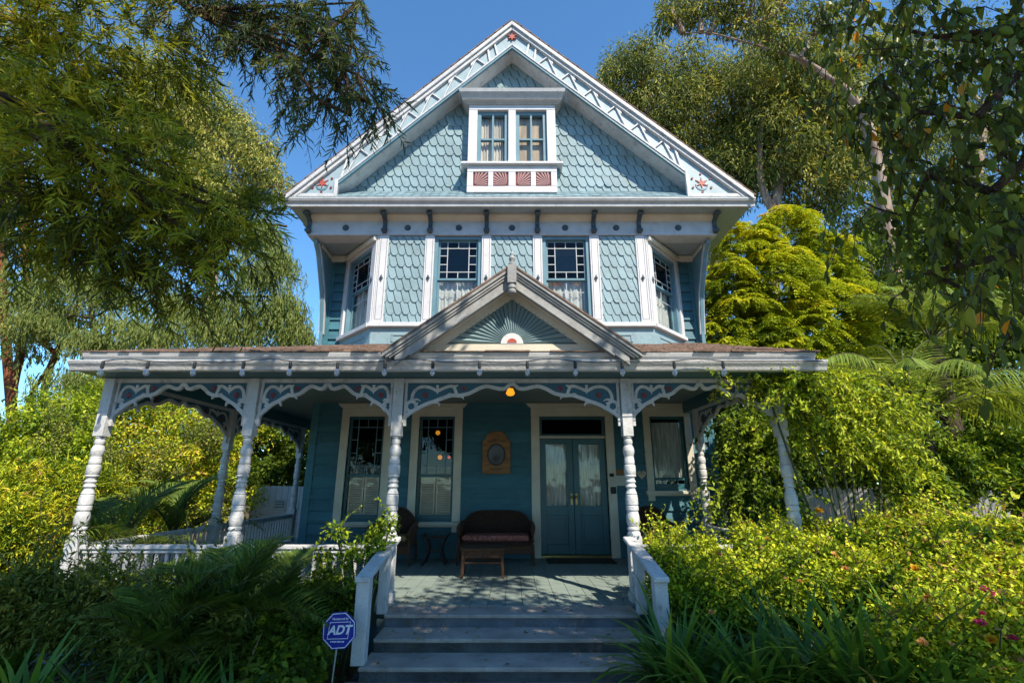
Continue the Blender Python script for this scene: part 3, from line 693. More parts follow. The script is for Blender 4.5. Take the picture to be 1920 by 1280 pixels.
# ---- gable wall with fish-scale shingles
AX, AZ = 0.0, 10.67
LX, RX, EZ = -4.27, 4.56, 6.45
sl = (AZ - EZ) / (AX - LX); sr = (AZ - EZ) / (RX - AX)
def roofz(x, drop=0): return (AZ - drop + sl * x) if x < 0 else (AZ - drop - sr * x)
def clip_half(P, a, b, c):
    out = []
    for i in range(len(P)):
        p, q = P[i], P[(i + 1) % len(P)]
        fp, fq = a * p[0] + b * p[1] + c, a * q[0] + b * q[1] + c
        if fp <= 0: out.append(p)
        if fp * fq < 0:
            t = fp / (fp - fq); out.append((p[0] + (q[0] - p[0]) * t, p[1] + (q[1] - p[1]) * t))
    return out
def gclip(P):
    P = clip_half(P, -sl, 1, -(AZ - .45))
    if len(P) > 2: P = clip_half(P, sr, 1, -(AZ - .45))
    if len(P) < 3 or max(p[0] for p in P) - min(p[0] for p in P) < .012 or max(p[1] for p in P) - min(p[1] for p in P) < .012: return None
    return P
mb = shingles(FB, -4.1, 4.35, 6.78, 10.3, .168, .242, 0, gclip)
mb.prism([(-3.95, 6.6), (4.2, 6.6), (0, AZ - .4)], -.06, -.003, FB)
mb.build('gable_wall', M['shingle'], HOUSE)
# main roof
for x1, z1 in ((LX, EZ), (RX, EZ)):
    mb = MB(); L_ = math.hypot(x1, AZ - z1); nx, nz = (AZ - z1) / L_ * (1 if x1 > 0 else -1), abs(x1) / L_
    n = 24
    for i in range(n):
        t0, t1 = i / n, (i + 1.1) / n
        for k in range(14):
            y0 = YF - .085 + k * .75; y1 = y0 + .75
            j = random.uniform(.75, 1.25)
            A = lambda t, h: (x1 * (1 - t) + nx * h, z1 + (AZ + .02 - z1) * t + nz * h)
            (xa, za), (xb, zb), (xc, zc), (xd, zd) = A(t0, .015), A(min(t1, 1), .015), A(min(t1, 1), .03), A(t0, .03 + .014 * j)
            mb.raw([(xa, y0, za), (xb, y0, zb), (xc, y0, zc), (xd, y0, zd), (xa, y1, za), (xb, y1, zb), (xc, y1, zc), (xd, y1, zd)], [(0, 1, 2, 3), (4, 5, 6, 7), (0, 1, 5, 4), (1, 2, 6, 5), (2, 3, 7, 6), (3, 0, 4, 7)])
    mb.build('main_roof', M['roof'], HOUSE)
# ---- barge boards with lattice
FG = Face(0, YF)
for sx, ex, s_ in ((-1, LX, sl), (1, RX, sr)):
    ca = 1 / math.sqrt(1 + s_ * s_)
    def Q(x, drop): return (x, roofz(x, drop))
    def strip(mb, d0_, d1_, dep0, dep1, xa, xb): mb.prism([Q(xa, d0_), Q(xb, d0_), Q(xb, d1_), Q(xa, d1_)], dep0, dep1, FG)
    o = sx * .001
    foot = ex - sx * .03; inner = sx * 3.31
    mb = MB()
    strip(mb, .0, .105, -.02, .10, o, foot); strip(mb, .105, .20, -.02, .06, o, foot - sx * .1); strip(mb, .55, .605, -.02, .05, o, inner)
    # end panel border
    mb.box(min(inner, inner + sx * .065), max(inner, inner + sx * .065), -.019, .049, 6.52, roofz(inner, .56), FG)
    mb.box(min(inner, ex - sx * .22), max(inner, ex - sx * .22), -.018, .048, 6.46, 6.53, FG)
    bb = mb.build('barge_board', M['white_old'], HOUSE, .006)
    mb = MB(); strip(mb, .19, .55, -.03, -.005, o, inner)
    ps = [(inner, 6.52), (ex - sx * .28, 6.52), Q(inner, .19)]
    mb.prism(ps, -.03, -.004, FG)
    mb.build('barge_panel', M['pale'], bb)
    lt = MB(); tl = MB()
    x = .55; k = 0
    while x < 3.05:
        X = sx * x
        # chevron of two bars and a small block
        pa, pb, pc = Q(X, .54), Q(sx * (x + .19), .20), Q(sx * (x + .38), .54)
        lt.ribbon([pa, pb], .021, -.01, .03, FG); lt.ribbon([pb, (pc[0], pc[1])], .021, -.011, .029, FG)
        pd = Q(sx * (x + .19), .20); lt.prism([Q(sx * (x + .10), .20), Q(sx * (x + .30), .20), Q(sx * (x + .30), .30)], -.01, .028, FG)
        x += .445
    for q in ([Q(sx * .36, .20), Q(sx * .30, .54)], [Q(sx * .50, .20), Q(sx * .46, .54)], [Q(sx * 3.18, .20), Q(sx * 3.26, .54)]): lt.ribbon(q, .036, -.01, .03, FG)
    lt.build('barge_lattice', M['white'], bb)
    mb = MB(); strip(mb, .615, .66, -.02, .035, o, inner); mb.build('barge_edge', M['blue'], bb)
    # soffit between the board and the gable wall
    mb = MB(); strip(mb, .60, .64, -.39, -.031, o, inner + sx * .4); mb.build('rake_soffit', M['white_old'], HOUSE)
    cx, cz = sx * 3.62, 6.78
    mb = MB(); star(mb, FG, cx, cz, .13, -.005, .012, 6, .3); mb.build('star_flower', M['red'], bb)
    mb = MB()
    mb.ribbon([(cx + .115 * math.cos(t), cz - .02 + .12 * math.sin(t)) for t in [PI + PI * k / 12 for k in range(13)]], [.01 + .03 * math.sin(PI * k / 12) for k in range(13)], -.004, .006, FG)
    mb.build('crescent_ornament', M['blue'], bb)
    for k in range(6):
        a = PI / 2 + k * PI / 3; mb = MB(); mb.prism([(cx + .2 * math.cos(a) + .022 * math.cos(q * PI / 4), cz - .0 + .2 * math.sin(a) + .022 * math.sin(q * PI / 4)) for q in range(8)], -.004, .014, FG); mb.build('dot_ornament', M['deepred'], bb)
mb = MB(); star(mb, FG, 0, AZ - .36, .10, -.004, .035, 6, .4); mb.build('star_flower', M['red'], HOUSE)
# ---- attic window
FA = Face(0, 8.12); w = .877
mb = MB()
mb.box(-w, -.70, -.30, 0, 7.31, 8.58, FA); mb.box(.70, w, -.30, 0, 7.31, 8.58, FA); mb.box(-.075, .075, -.30, 0, 7.31, 8.58, FA)
mb.box(-w, w, -.30, .002, 8.58, 8.72, FA); mb.box(-w, w, -.30, .001, 6.66, 6.80, FA); mb.box(-w, w, -.30, .001, 7.12, 7.26, FA)
for a, b in ((-w, -.76), (-.465, -.365), (-.07, .07), (.365, .465), (.76, w)): mb.box(a, b, -.30, 0, 6.80, 7.12, FA)
mb.box(-w - .12, w + .12, -.25, .07, 7.26, 7.312, FA)
att = mb.build('attic_window', M['white'], HOUSE, .006)
mb = MB()
for x in (-w - .07, w + .03): mb.prism([(x, 7.26), (x + .04, 7.26), (x + .04, 7.16), (x, 7.12)], -.2, -.1, FA)
mb.build('sill_bracket', M['blue'], att)
mb = MB()
mb.prism([(-.93, 8.70), (.93, 8.70), (.95, 8.76), (-.95, 8.76)], -.30, .04, FA)
prof = [(8.10, 8.72), (8.02, 8.74), (7.98, 8.80), (7.93, 8.86), (7.91, 8.93), (8.40, 8.96), (8.40, 8.72)]
vs = []
for y, z in prof:
    t = (8.12 - y) / .22 if y < 8.3 else (z - 8.72) / .24
    vs.append((-.95 - .13 * t, y, z))
n = len(vs); vs += [(-x, y, z) for x, y, z in vs]
mb.raw(vs, [tuple(range(n)), tuple(range(2 * n - 1, n - 1, -1))] + [(i, i + n, (i + 1) % n + n, (i + 1) % n) for i in range(n)])
mb.build('window_hood', M['grey_trim'], att, .004)
for a, b, kind in ((-.70, -.075, 0), (.075, .70, 1)):
    s = MB(); q = .075
    s.box(a, a + q, -.16, -.06, 7.312, 8.58, FA); s.box(b - q, b, -.16, -.06, 7.312, 8.58, FA); s.box(a + q, b - q, -.16, -.061, 8.50, 8.58, FA); s.box(a + q, b - q, -.16, -.061, 7.312, 7.36, FA)
    m_ = (a + b) / 2; s.box(m_ - .02, m_ + .02, -.14, -.065, 7.36, 8.50, FA); s.box(a + q, m_ - .02, -.14, -.066, 7.90, 7.94, FA); s.box(m_ + .02, b - q, -.14, -.066, 7.90, 7.94, FA)
    s.build('sash', M['blue'], att, .004)
    MB().box(a + q, b - q, -.125, -.12, 7.36, 8.50, FA).build('pane', M['glass'], att)
    if kind == 0: wavy('sheer_curtain', M['sheer'], att, FA, a + q - .01, b - q + .01, 7.33, 8.52, -.19, 8, .02)
    else: MB().box(a + q - .01, b - q + .01, -.19, -.185, 7.33, 8.52, FA).build('window_blind', M['blind'], att)
for k, (a, b) in enumerate(((-.76, -.465), (-.365, -.07), (.07, .365), (.465, .76))):
    fan = MB(); fan.box(a, b, -.05, -.03, 6.80, 7.12, FA); f = fan.build('fan_panel', M['deepred'], att)
    cx, cz = (a + .03, 6.83) if k % 2 == 0 else (b - .03, 6.83)
    r = MB(); n = 8
    for i in range(n):
        t0, t1 = (i + .14) / n * PI / 2, (i + .72) / n * PI / 2
        if k % 2: t0, t1 = PI - t1, PI - t0
        P = [(cx + .03 * math.cos(t0), cz + .03 * math.sin(t0)), (cx + .5 * math.cos(t0), cz + .5 * math.sin(t0)), (cx + .5 * math.cos(t1), cz + .5 * math.sin(t1)), (cx + .03 * math.cos(t1), cz + .03 * math.sin(t1))]
        P = clip_half(P, 1, 0, -(b - .01)); P = clip_half(P, -1, 0, a + .01); P = clip_half(P, 0, 1, -7.11)
        if len(P) > 2: r.prism(P, -.031, -.012, FA)
    r.build('fan_ray', M['rose'], f)
# ---- porch gable
FPG = Face(0, 5.60); GA, GB, GX = 3.90, 2.79, 1.525; gs = (GA - GB) / GX
pg = MB()
for sx in (-1, 1):
    o = sx * .001; gz = lambda x, dr: GA - dr - gs * abs(x)
    def st(d0_, d1_, a, b, xe): pg.prism([(o, gz(0, d0_)), (sx * xe, gz(xe, d0_)), (sx * xe, gz(xe, d1_)), (o, gz(0, d1_))], a, b, FPG)
    st(.0, .05, -.05, .075, GX + .02); st(.05, .09, -.05, .055, GX - .02); st(.09, .12, -.05, .04, GX - .06); st(.12, .235, -.05, .02, GX - .12); st(.235, .262, -.05, .035, GX - .30)
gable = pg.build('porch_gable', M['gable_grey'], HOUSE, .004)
for sx in (-1, 1):
    mb = MB(); n = 8
    # soffit and roof of the little gable
    x0, x1 = sx * .001, sx * 1.24
    mb.prism([(x0, GA - .245), (x1, GA - .245 - gs * abs(x1)), (x1, GA - .225 - gs * abs(x1)), (x0, GA - .225)], -.26, -.05, FPG)
    mb.prism([(x0, GA - .246), (x1, GA - .246 - gs * abs(x1)), (x1 - sx * .14, GA - .246 - gs * abs(x1)), (x0, GA - .35)], -.20, -.17, FPG)
    mb.build('gable_soffit', M['cream'], gable)
    mb = MB(); x1 = sx * (GX + .03)
    mb.prism([(x0, GA), (x1, GA - gs * abs(x1)), (x1, GA + .028 - gs * abs(x1)), (x0, GA + .028)], -2.8, .085, FPG)
    mb.build('gable_roof', M['roof'], gable)
mb = MB(); mb.prism([(-1.12, 2.85), (1.12, 2.85), (1.0, 2.95), (-1.0, 2.95)], -.19, -.155, FPG); mb.build('gable_base_board', M['cream'], gable, .004)
FS = Face(0, 5.80); mb = MB(); mb.prism([(-.97, 2.93), (.97, 2.93), (0, 3.64)], -.03, -.012, FS); sbp = mb.build('sunburst_panel', M['teal'], gable)
mb = MB(); n = 26; cz = 2.97
for i in range(n):
    t0, t1 = PI * (i + .07) / n, PI * (i + .93) / n; tm = (t0 + t1) / 2
    def hit(t):
        c_, s_ = math.cos(t), math.sin(t)
        return (3.58 - cz) / (s_ + .734 * abs(c_))
    r0, a, b, m_ = .12, hit(t0), hit(t1), hit(tm)
    pt = lambda r, t, d: FS(r * math.cos(t), d, cz + r * math.sin(t))
    mb.raw([pt(r0, t0, .0), pt(a, t0, .0), pt(b, t1, .0), pt(r0, t1, .0), pt(r0, tm, .012), pt(m_, tm, .035), pt(r0, t0, -.012), pt(a, t0, -.012), pt(b, t1, -.012), pt(r0, t1, -.012)],
           [(0, 1, 5, 4), (4, 5, 2, 3), (0, 1, 7, 6), (2, 3, 9, 8), (1, 5, 2, 8, 7)])
mb.build('sunburst_ray', M['shingle'], sbp)
mb = MB(); mb.prism([(.14 * math.cos(PI * k / 16), 2.95 + .14 * math.sin(PI * k / 16)) for k in range(17)], -.01, .05, FS); mb.build('sunburst_hub', M['white'], sbp)
mb = MB(); mb.prism([(.06 * math.cos(PI * k / 12), 2.965 + .055 * math.sin(PI * k / 12)) for k in range(13)], .05, .056, FS); mb.build('sunburst_eye', M['red'], sbp)
mb = MB(); mb.box(-.055, .055, 5.48, 5.60, 3.66, 3.90)
mb.lathe([(.02, 3.52), (.05, 3.54), (.055, 3.565), (.04, 3.59), (.055, 3.60), (.055, 3.63), (.045, 3.66)], 0, 5.54, 12)
mb.lathe([(.045, 3.90), (.05, 3.93), (.028, 3.95), (.035, 3.98), (.042, 4.0), (.03, 4.03), (.018, 4.045), (.026, 4.06), (.022, 4.085), (.008, 4.10)], 0, 5.54, 12)
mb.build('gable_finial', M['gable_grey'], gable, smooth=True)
# ------------------------------------------------------------------ things on the porch
def wicker_seat(name, label, cat, x, y, w, cush, hback, group=None):
    t = empty(name, label, cat, (x, y, 0), group)
    F = Face(x, y + .30)
    h = hback; pts = [(-w / 2 + .02, .30)] + [(-w / 2 + .02 + (w - .04) * s, .52 + (h - .52) * (1 - abs(2 * s - 1) ** (2.2 if w < 1 else 5)) ** .8) for s in [k / 16 for k in range(17)]] + [(w / 2 - .02, .30)]
    mb = MB(); mb.prism(pts, -.03, .03, F); b = mb.build('backrest', M['wicker'], t, .01)
    mb = MB(); mb.ribbon(pts[1:-1], .045, -.05, .05, F); mb.build('backrest_rim', M['wicker'], b)
    MB().box(x - w / 2 + .05, x + w / 2 - .05, y - .30, y + .27, .30, .36).build('seat', M['wicker'], t, .01)
    MB().box(x - w / 2 + .05, x + w / 2 - .05, y - .30, y - .27, .17, .30).build('seat_apron', M['wicker2'], t, .01)
    for s in (-1, 1):
        a = x + s * (w / 2 - .03)
        mb = MB(); mb.tube([(a, y + .30, .62), (a + s * .02, y + .1, .60), (a + s * .02, y - .2, .57), (a, y - .32, .50), (a, y - .31, .36)], .035, 8)
        mb.box(a - .015, a + .015, y - .30, y + .28, .30, .55); mb.build('arm', M['wicker2'], t)
        for yy in (y - .29, y + .28): MB().tube([(a, yy, .32), (a + s * .01, yy, .15), (a + s * .015, yy, 0)], [.028, .024, .02], 8).build('leg', M['wicker2'], t)
    c = MB(); n = 12
    c.box(x - w / 2 + .07, x + w / 2 - .07, y - .27, y + .24, .361, .45)
    o = c.build('seat_cushion', cush, t, .03)
    return t
wicker_seat('wicker_settee', 'dark wicker settee with a pink patterned cushion left of the front door', 'settee', -.27, 8.85, 1.28, M['cushion'], .80)
wicker_seat('wicker_armchair', 'dark round backed wicker armchair standing behind the turned post left of the steps', 'armchair', -2.02, 8.75, .74, M['cushion2'], .86, 'wicker armchairs on the porch')
wicker_seat('wicker_armchair', 'dark round backed wicker armchair under the small lace curtained window right of the door', 'armchair', 2.42, 8.75, .74, M['cushion2'], .88, 'wicker armchairs on the porch')
t = empty('wicker_table', 'low brown wicker coffee table in front of the settee', 'coffee table', (-.42, 7.6, 0))
MB().box(-.74, -.10, 7.44, 7.84, .36, .40).build('table_top', M['wicker2'], t, .01)
mb = MB(); mb.box(-.71, -.13, 7.46, 7.475, .27, .36); mb.box(-.71, -.13, 7.80, 7.815, .27, .36); mb.box(-.71, -.695, 7.48, 7.80, .27, .36); mb.box(-.145, -.13, 7.48, 7.80, .27, .36); mb.build('table_apron', M['wicker2'], t)
for x in (-.70, -.14):
    for y in (7.47, 7.81): MB().tube([(x, y, .36), (x, y, .2), (x + (.012 if x > -.4 else -.012), y, 0)], .022, 8).build('leg', M['wicker2'], t)
mb = MB(); mb.tube([(-.69, 7.47, .20), (-.15, 7.47, .20)], .014, 6); mb.tube([(-.69, 7.81, .20), (-.15, 7.81, .20)], .014, 6); mb.build('stretcher', M['wicker2'], t)
t = empty('plant_stand', 'small black curved leg stand between the armchair and the settee', 'plant stand', (-1.28, 8.7, 0))
MB().box(-1.45, -1.11, 8.55, 8.85, .40, .43).build('stand_top', M['iron'], t, .01)
for s in (-1, 1):
    for y in (8.58, 8.82): MB().tube([(-1.28 + s * .22, y, .47), (-1.28 + s * .17, y, .42), (-1.28 + s * .11, y, .30), (-1.28 + s * .11, y, .17), (-1.28 + s * .16, y, .05), (-1.28 + s * .20, y, 0)], .022, 8).build('leg', M['iron'], t)
MB().box(-1.38, -1.18, 8.69, 8.71, .18, .21).build('stretcher', M['iron'], t)
tag(MB().box(.60, 1.75, 8.72, 9.20, .001, .02).build('doormat', M['mat'], org=(1.17, 8.95, 0), bevel=.005), 'brown doormat lying in front of the double door', 'doormat')
# wall plaque
t = empty('wall_plaque', 'carved wooden arched plaque with an oval picture on the teal wall', 'plaque', (-.295, YW - .03, 1.45))
F = Face(-.295, YW - .03)
arch = [(-.265, 1.45), (.265, 1.45), (.265, 2.07)] + [(.215 * math.cos(PI * k / 12), 2.09 + .15 * math.sin(PI * k / 12)) for k in range(13)] + [(-.265, 2.07)]
MB().prism(arch, 0, .04, F).build('board', M['wood'], t, .008)
el = lambda a, b, z: [(a * math.cos(2 * PI * k / 28), z + b * math.sin(2 * PI * k / 28)) for k in range(28)]
MB().prism(el(.172, .205, 1.80), .04, .052, F).build('oval_frame', M['iron'], t)
MB().prism(el(.145, .178, 1.80), .052, .056, F).build('oval_picture', M['photo'], t)
mb = MB()
for i, x in enumerate((-.15, -.09, -.03, .03, .09, .15)): mb.ribbon(smooth([(x - .02, 2.055 - abs(x) * .2), (x - .01, 2.085 - abs(x) * .2), (x + .01, 2.06 - abs(x) * .2), (x + .022, 2.09 - abs(x) * .2)]), .008, .04, .046, F)
for i, x in enumerate((-.1, -.05, 0, .05, .1)): mb.ribbon(smooth([(x - .018, 1.525), (x - .01, 1.545), (x + .01, 1.53), (x + .018, 1.55)]), .007, .04, .046, F)
mb.build('carved_lettering', M['iron'], t)
# heart, paper sign and intercom beside the door
F = Face(2.42, YW - .045)
hp = [(.085 * math.sin(a) ** 3 * 1.0, 1.44 + .0053 * (13 * math.cos(a) - 5 * math.cos(2 * a) - 2 * math.cos(3 * a) - math.cos(4 * a))) for a in [2 * PI * k / 32 for k in range(32)]]
t = empty('heart_ornament', 'small ivory heart hanging on the wall beside the lace curtained window', 'ornament', (2.42, YW - .045, 1.44))
MB().prism(hp, 0, .02, F).build('heart', M['ivory'], t, .004)
mb = MB()
for z in (1.465, 1.44): mb.ribbon(smooth([(-.05, z), (-.02, z + .008), (.01, z - .006), (.05, z + .004)]), .006, .02, .022, F)
mb.build('lettering', M['bark'], t)
F = Face(2.02, YW - .045); t = empty('paper_notice', 'pale paper notice with an orange picture pinned right of the door', 'notice', (2.005, YW - .03, 1.25))
MB().box(-.10, .10, 0, .012, 1.24, 1.42, F).build('sheet', M['paper'], t)
MB().prism([(-.09, 1.43), (.09, 1.43), (.09, 1.49), (.05, 1.53), (-.05, 1.53), (-.09, 1.49)], 0, .012, F).build('picture', M['wood'], t)
F = Face(1.86, YW - .06); t = empty('door_intercom', 'dark metal doorbell and intercom box on the right door casing', 'doorbell', (1.86, YW - .06, 1.2))
mb = MB(); mb.box(-.035, .06, 0, .05, 1.10, 1.22, F); mb.build('intercom_box', M['iron'], t, .01)
mb = MB(); mb.box(-.035, .03, 0, .03, 1.24, 1.38, F); mb.build('doorbell_plate', M['paper'], t, .005)
mb = MB(); mb.box(-.045, .035, 0, .045, 1.40, 1.46, F); mb.ball(F(.0, .045, 1.43), .02); mb.build('porch_sensor', M['iron'], t, .008)
# amber porch lamp and the lamps inside the window
p = at(957, 733, 7.0)
t = empty('porch_lamp', 'glowing amber porch lamp hanging behind the middle fretwork arch', 'lamp', (p.x, p.y, p.z - .08))
MB().lathe([(.02, p.z + .08), (.062, p.z - .02), (.066, p.z - .035), (.04, p.z - .065), (.01, p.z - .07)], p.x, p.y, 6).build('lamp_shade', M['amber'], t)
MB().lathe([(.015, p.z + .10), (.05, p.z + .045), (.052, p.z + .035), (.02, p.z + .084)], p.x, p.y, 10).build('lamp_cap', M['brass'], t)
MB().lathe([(.006, p.z + .081), (.006, 2.77)], p.x, p.y, 6).build('lamp_rod', M['iron'], t); MB().lathe([(.04, 2.76), (.04, 2.779)], p.x, p.y, 10).build('ceiling_rose', M['iron'], t)
for px, py, mm, col in ((821, 811, M['amber'], 'upper amber'), (825, 857, M['amber'], 'lower amber'), (842, 857, M['redlamp'], 'small red')):
    p = at(px, py, 10.4); r = .05 if mm is M['amber'] else .032
    t = empty('pendant_lamp', col + ' glowing pendant lamp inside the window left of the plaque', 'lamp', (p.x, p.y, p.z - r), 'pendant lamps inside the window')
    MB().ball(tuple(p), r, 10).build('lamp_globe', mm, t); MB().tube([(p.x, p.y, p.z + r), (p.x, p.y, 2.89)], .005, 5).build('lamp_cord', M['iron'], t)
# string lights along the gutter
t = empty('string_lights', 'black string of clear bulbs strung along the white porch gutter', 'string lights', (-.75, 5.585, 2.66))
bx = [at(px, 690, 5.575).x for px in (190, 275, 363, 455, 543, 632, 721, 811, 899, 989, 1079, 1167, 1265, 1357)]
pts = []
for i, x in enumerate(bx):
    pts.append((x, 5.585, 2.69))
    if i < len(bx) - 1:
        for k in (1, 2, 3): pts.append((x + (bx[i + 1] - x) * k / 4, 5.58, 2.69 + (-.018 if i % 3 else .022) * math.sin(PI * k / 4)))
pts.append((3.7, 5.58, 2.69))
MB().tube(pts, .006, 6).build('cord', M['cord'], t)
for x in bx:
    s = MB().lathe([(.014, 2.69), (.020, 2.66), (.020, 2.605), (.014, 2.60)], x, 5.582, 8).build('bulb_socket', M['cord'], t)
    MB().lathe([(.010, 2.60), (.020, 2.585), (.032, 2.555), (.034, 2.535), (.022, 2.51), (.003, 2.503)], x, 5.582, 10).build('bulb', M['bulb'], s, smooth=True)
# security yard sign
p = at(636, 1181, 4.55)
t = empty('yard_sign', 'blue octagonal security sign on a thin stake beside the steps', 'sign', (p.x - .03, p.y, -.47))
F = Face(p.x, p.y); z0 = p.z
def octa(r, rot=.06): return [(r * math.cos(PI / 8 + k * PI / 4 + rot), z0 + r * math.sin(PI / 8 + k * PI / 4 + rot)) for k in range(8)]
pan = MB().prism(octa(.148), -.006, .006, F).build('sign_panel', M['signblue'], t)
mb = MB(); q = octa(.138); mb.ribbon(q, .007, .006, .008, F, True)
a, b, c_, d = (-.092, -.062), (.078, -.058), (.092, .066), (-.078, .060)
mb.ribbon([(x, z0 + z) for x, z in (a, b, c_, d)], .006, .006, .008, F, True)
mb.build('sign_border', M['signwhite'], pan)
def text_mesh(s, size, u, z, F, mat, parent, name, shear=0, depth=.002, bold=0):
    cu = bpy.data.curves.new('txt', 'FONT'); cu.body = s; cu.size = size; cu.align_x = 'CENTER'; cu.align_y = 'CENTER'; cu.shear = shear; cu.extrude = depth / 2; cu.offset = bold
    ob = bpy.data.objects.new('txt', cu); COL.objects.link(ob); bpy.context.view_layer.update()
    me = ob.to_mesh(); vs = [F(u + v.co.x, .007 + v.co.z + depth / 2, z + v.co.y + v.co.x * .03) for v in me.vertices]; fs = [tuple(p_.vertices) for p_ in me.polygons]
    ob.to_mesh_clear(); bpy.data.objects.remove(ob); bpy.data.curves.remove(cu)
    return MB().raw(vs, fs).build(name, mat, parent)
text_mesh('ADT', .093, .003, z0 + .002, F, M['signwhite'], pan, 'sign_letters', .25, .002, .003)
text_mesh('Monitored by', .024, .005, z0 + .088, F, M['signwhite'], pan, 'sign_caption', 0, .002, .0005)
p_x0 = -.063
mb = MB()
for k in range(11): mb.box(p_x0 + k * .0105, p_x0 + k * .0105 + (.008 if k % 4 else .005), .006, .008, z0 - .088 + .001 * (k % 3), z0 - .076 - .001 * (k % 2), F)
mb.build('sign_small_print', M['signwhite'], pan)
MB().tube([(p.x - .005, p.y + .012, z0 + .02), (p.x - .02, p.y + .012, z0 - .25), (p.x - .035, p.y + .012, -.5)], .008, 6).build('stake', M['steel'], t)
# white fences
t = empty('board_gate', 'white board gate with a small notice seen through the left end of the porch', 'gate', (-6.3, 13, -.47))
F = Face(0, 13.0); mb = MB()
a, b = at(470, 940, 13).x, at(572, 940, 13).x; zt = at(520, 911, 13).z
n = 9
for i in range(n): mb.box(a + (b - a) * i / n + .006, a + (b - a) * (i + 1) / n - .006, -.02, .0, -.47, zt + random.uniform(-.01, .01), F)
mb.build('gate_boards', M['white'], t)
MB().box(a, b, -.06, -.022, .1, .2, F).build('cross_rail', M['white'], t)
pp = at(523, 946, 12.97); nt_ = MB().box(pp.x - .16, pp.x + .16, .004, .02, pp.z - .13, pp.z + .13, F).build('notice_board', M['paper'], t)
mb = MB()
for k, zz in enumerate((.08, .02, -.05)): mb.box(pp.x - .11 + .03 * (k == 1), pp.x + .11, .02, .023, pp.z + zz - .012, pp.z + zz + .012, F)
mb.box(pp.x + .10, pp.x + .12, .02, .0235, pp.z - .06, pp.z + .09, F); mb.build('notice_lettering', M['teal'], nt_)
def picket_fence(label, x0, y0, x1, y1, zt, n):
    t = empty('picket_fence', label, 'fence', ((x0 + x1) / 2, (y0 + y1) / 2, -.47), 'white picket fences right of the porch')
    L = math.hypot(x1 - x0, y1 - y0); F = Face(x0, y0, (x1 - x0) / L, (y1 - y0) / L, (y1 - y0) / L, -(x1 - x0) / L)
    for z in (.05, zt - .35): MB().box(0, L, -.05, -.012, z, z + .09, F).build('fence_rail', M['white'], t)
    for i in range(n):
        u = L * (i + .5) / n; w = L / n * .43; z = zt + random.uniform(-.03, .03)
        MB().prism([(u - w, -.47), (u + w, -.47), (u + w, z - .10), (u + w * .55, z - .02), (u, z), (u - w * .55, z - .02), (u - w, z - .10)], -.012, .012, F).build('picket', M['white'], t)
pa, pb = at(1490, 930, 10.2), at(1640, 930, 9.4); picket_fence('white picket fence behind the rose bushes just right of the vine covered post', pa.x, pa.y, pb.x, pb.y, at(1560, 914, 9.8).z, 16)
pa, pb = at(1790, 960, 8.6), at(1960, 960, 8.0); picket_fence('white picket fence among leaves at the far right edge of the garden', pa.x, pa.y, pb.x, pb.y, at(1860, 915, 8.3).z, 14)
# ground
gr = []; fc = []; N = 80
for j in range(N + 1):
    for i in range(N + 1):
        u, v = (i / N * 2 - 1), (j / N * 2 - 1)
        x = 400 * u ** 3 * .9 + 40 * u; y = 8 + 400 * v ** 3 * .9 + 40 * v
        n = .05 * math.sin(x * 1.7 + y) + .04 * math.sin(y * 2.3 - x * .6)
        side = max(0, min(1, (abs(x) - 1.6) / 1.0)); near = max(0, 1 - abs(x) / 30) * max(0, 1 - abs(y) / 60)
        gr.append((x, y, -.56 + (n * side * near)))
for j in range(N):
    for i in range(N): a = j * (N + 1) + i; fc.append((a, a + 1, a + N + 2, a + N + 1))
structure(MB().raw(gr, fc).build('ground', M['soil'], smooth=True))
structure(MB().box(-1.5, 1.5, -6, 4.1, -.60, -.48).build('path', M['path']))
structure(MB().box(-40, 40, -13, -6.01, -.60, -.50).build('bounce_pavement', M['path']))  # unseen slab added to bounce warm sunlight into the shaded front
# ------------------------------------------------------------------ foliage
TPL = {
 'diamond': (np.array([[0, 0, 0], [.45, .5, .10], [1, 0, -.06], [.45, -.5, .10]]), [(0, 1, 2), (0, 2, 3)]),
 'ovate': (np.array([[0, 0, 0], [.25, .42, .08], [.65, .40, .08], [1, 0, -.22], [.65, -.36, .02], [.25, -.42, .10]]), [(0, 1, 2, 3), (0, 3, 4, 5)]),
 'blade': (np.array([[0, .3, 0], [0, -.3, 0], [.5, .5, .03], [.5, -.5, .03], [1, 0, -.10]]), [(0, 1, 3, 2), (2, 3, 4)]),
}
def unit(v): return v / np.maximum(np.linalg.norm(v, axis=-1, keepdims=True), 1e-9)
def np_mesh(name, verts, faces_flat, sizes, mat, parent=None, rnd=None, smooth=False):
    o0 = wpos(parent) if parent else Vector((0, 0, 0))
    me = bpy.data.meshes.new(name)
    v = (verts - np.array(o0)).astype(np.float32)
    me.vertices.add(len(v)); me.vertices.foreach_set('co', v.ravel())
    me.loops.add(len(faces_flat)); me.loops.foreach_set('vertex_index', faces_flat.astype(np.int32))
    st = np.concatenate([[0], np.cumsum(sizes)[:-1]]).astype(np.int32)
    me.polygons.add(len(sizes)); me.polygons.foreach_set('loop_start', st); me.polygons.foreach_set('loop_total', sizes.astype(np.int32))
    if rnd is not None:
        a = me.attributes.new('rnd', 'FLOAT', 'POINT'); a.data.foreach_set('value', rnd.astype(np.float32))
    me.update(); me.materials.append(mat)
    if smooth: me.shade_smooth()
    o = bpy.data.objects.new(name, me); COL.objects.link(o)
    if parent: o.parent = parent
    ORG[o.name] = o0
    return o
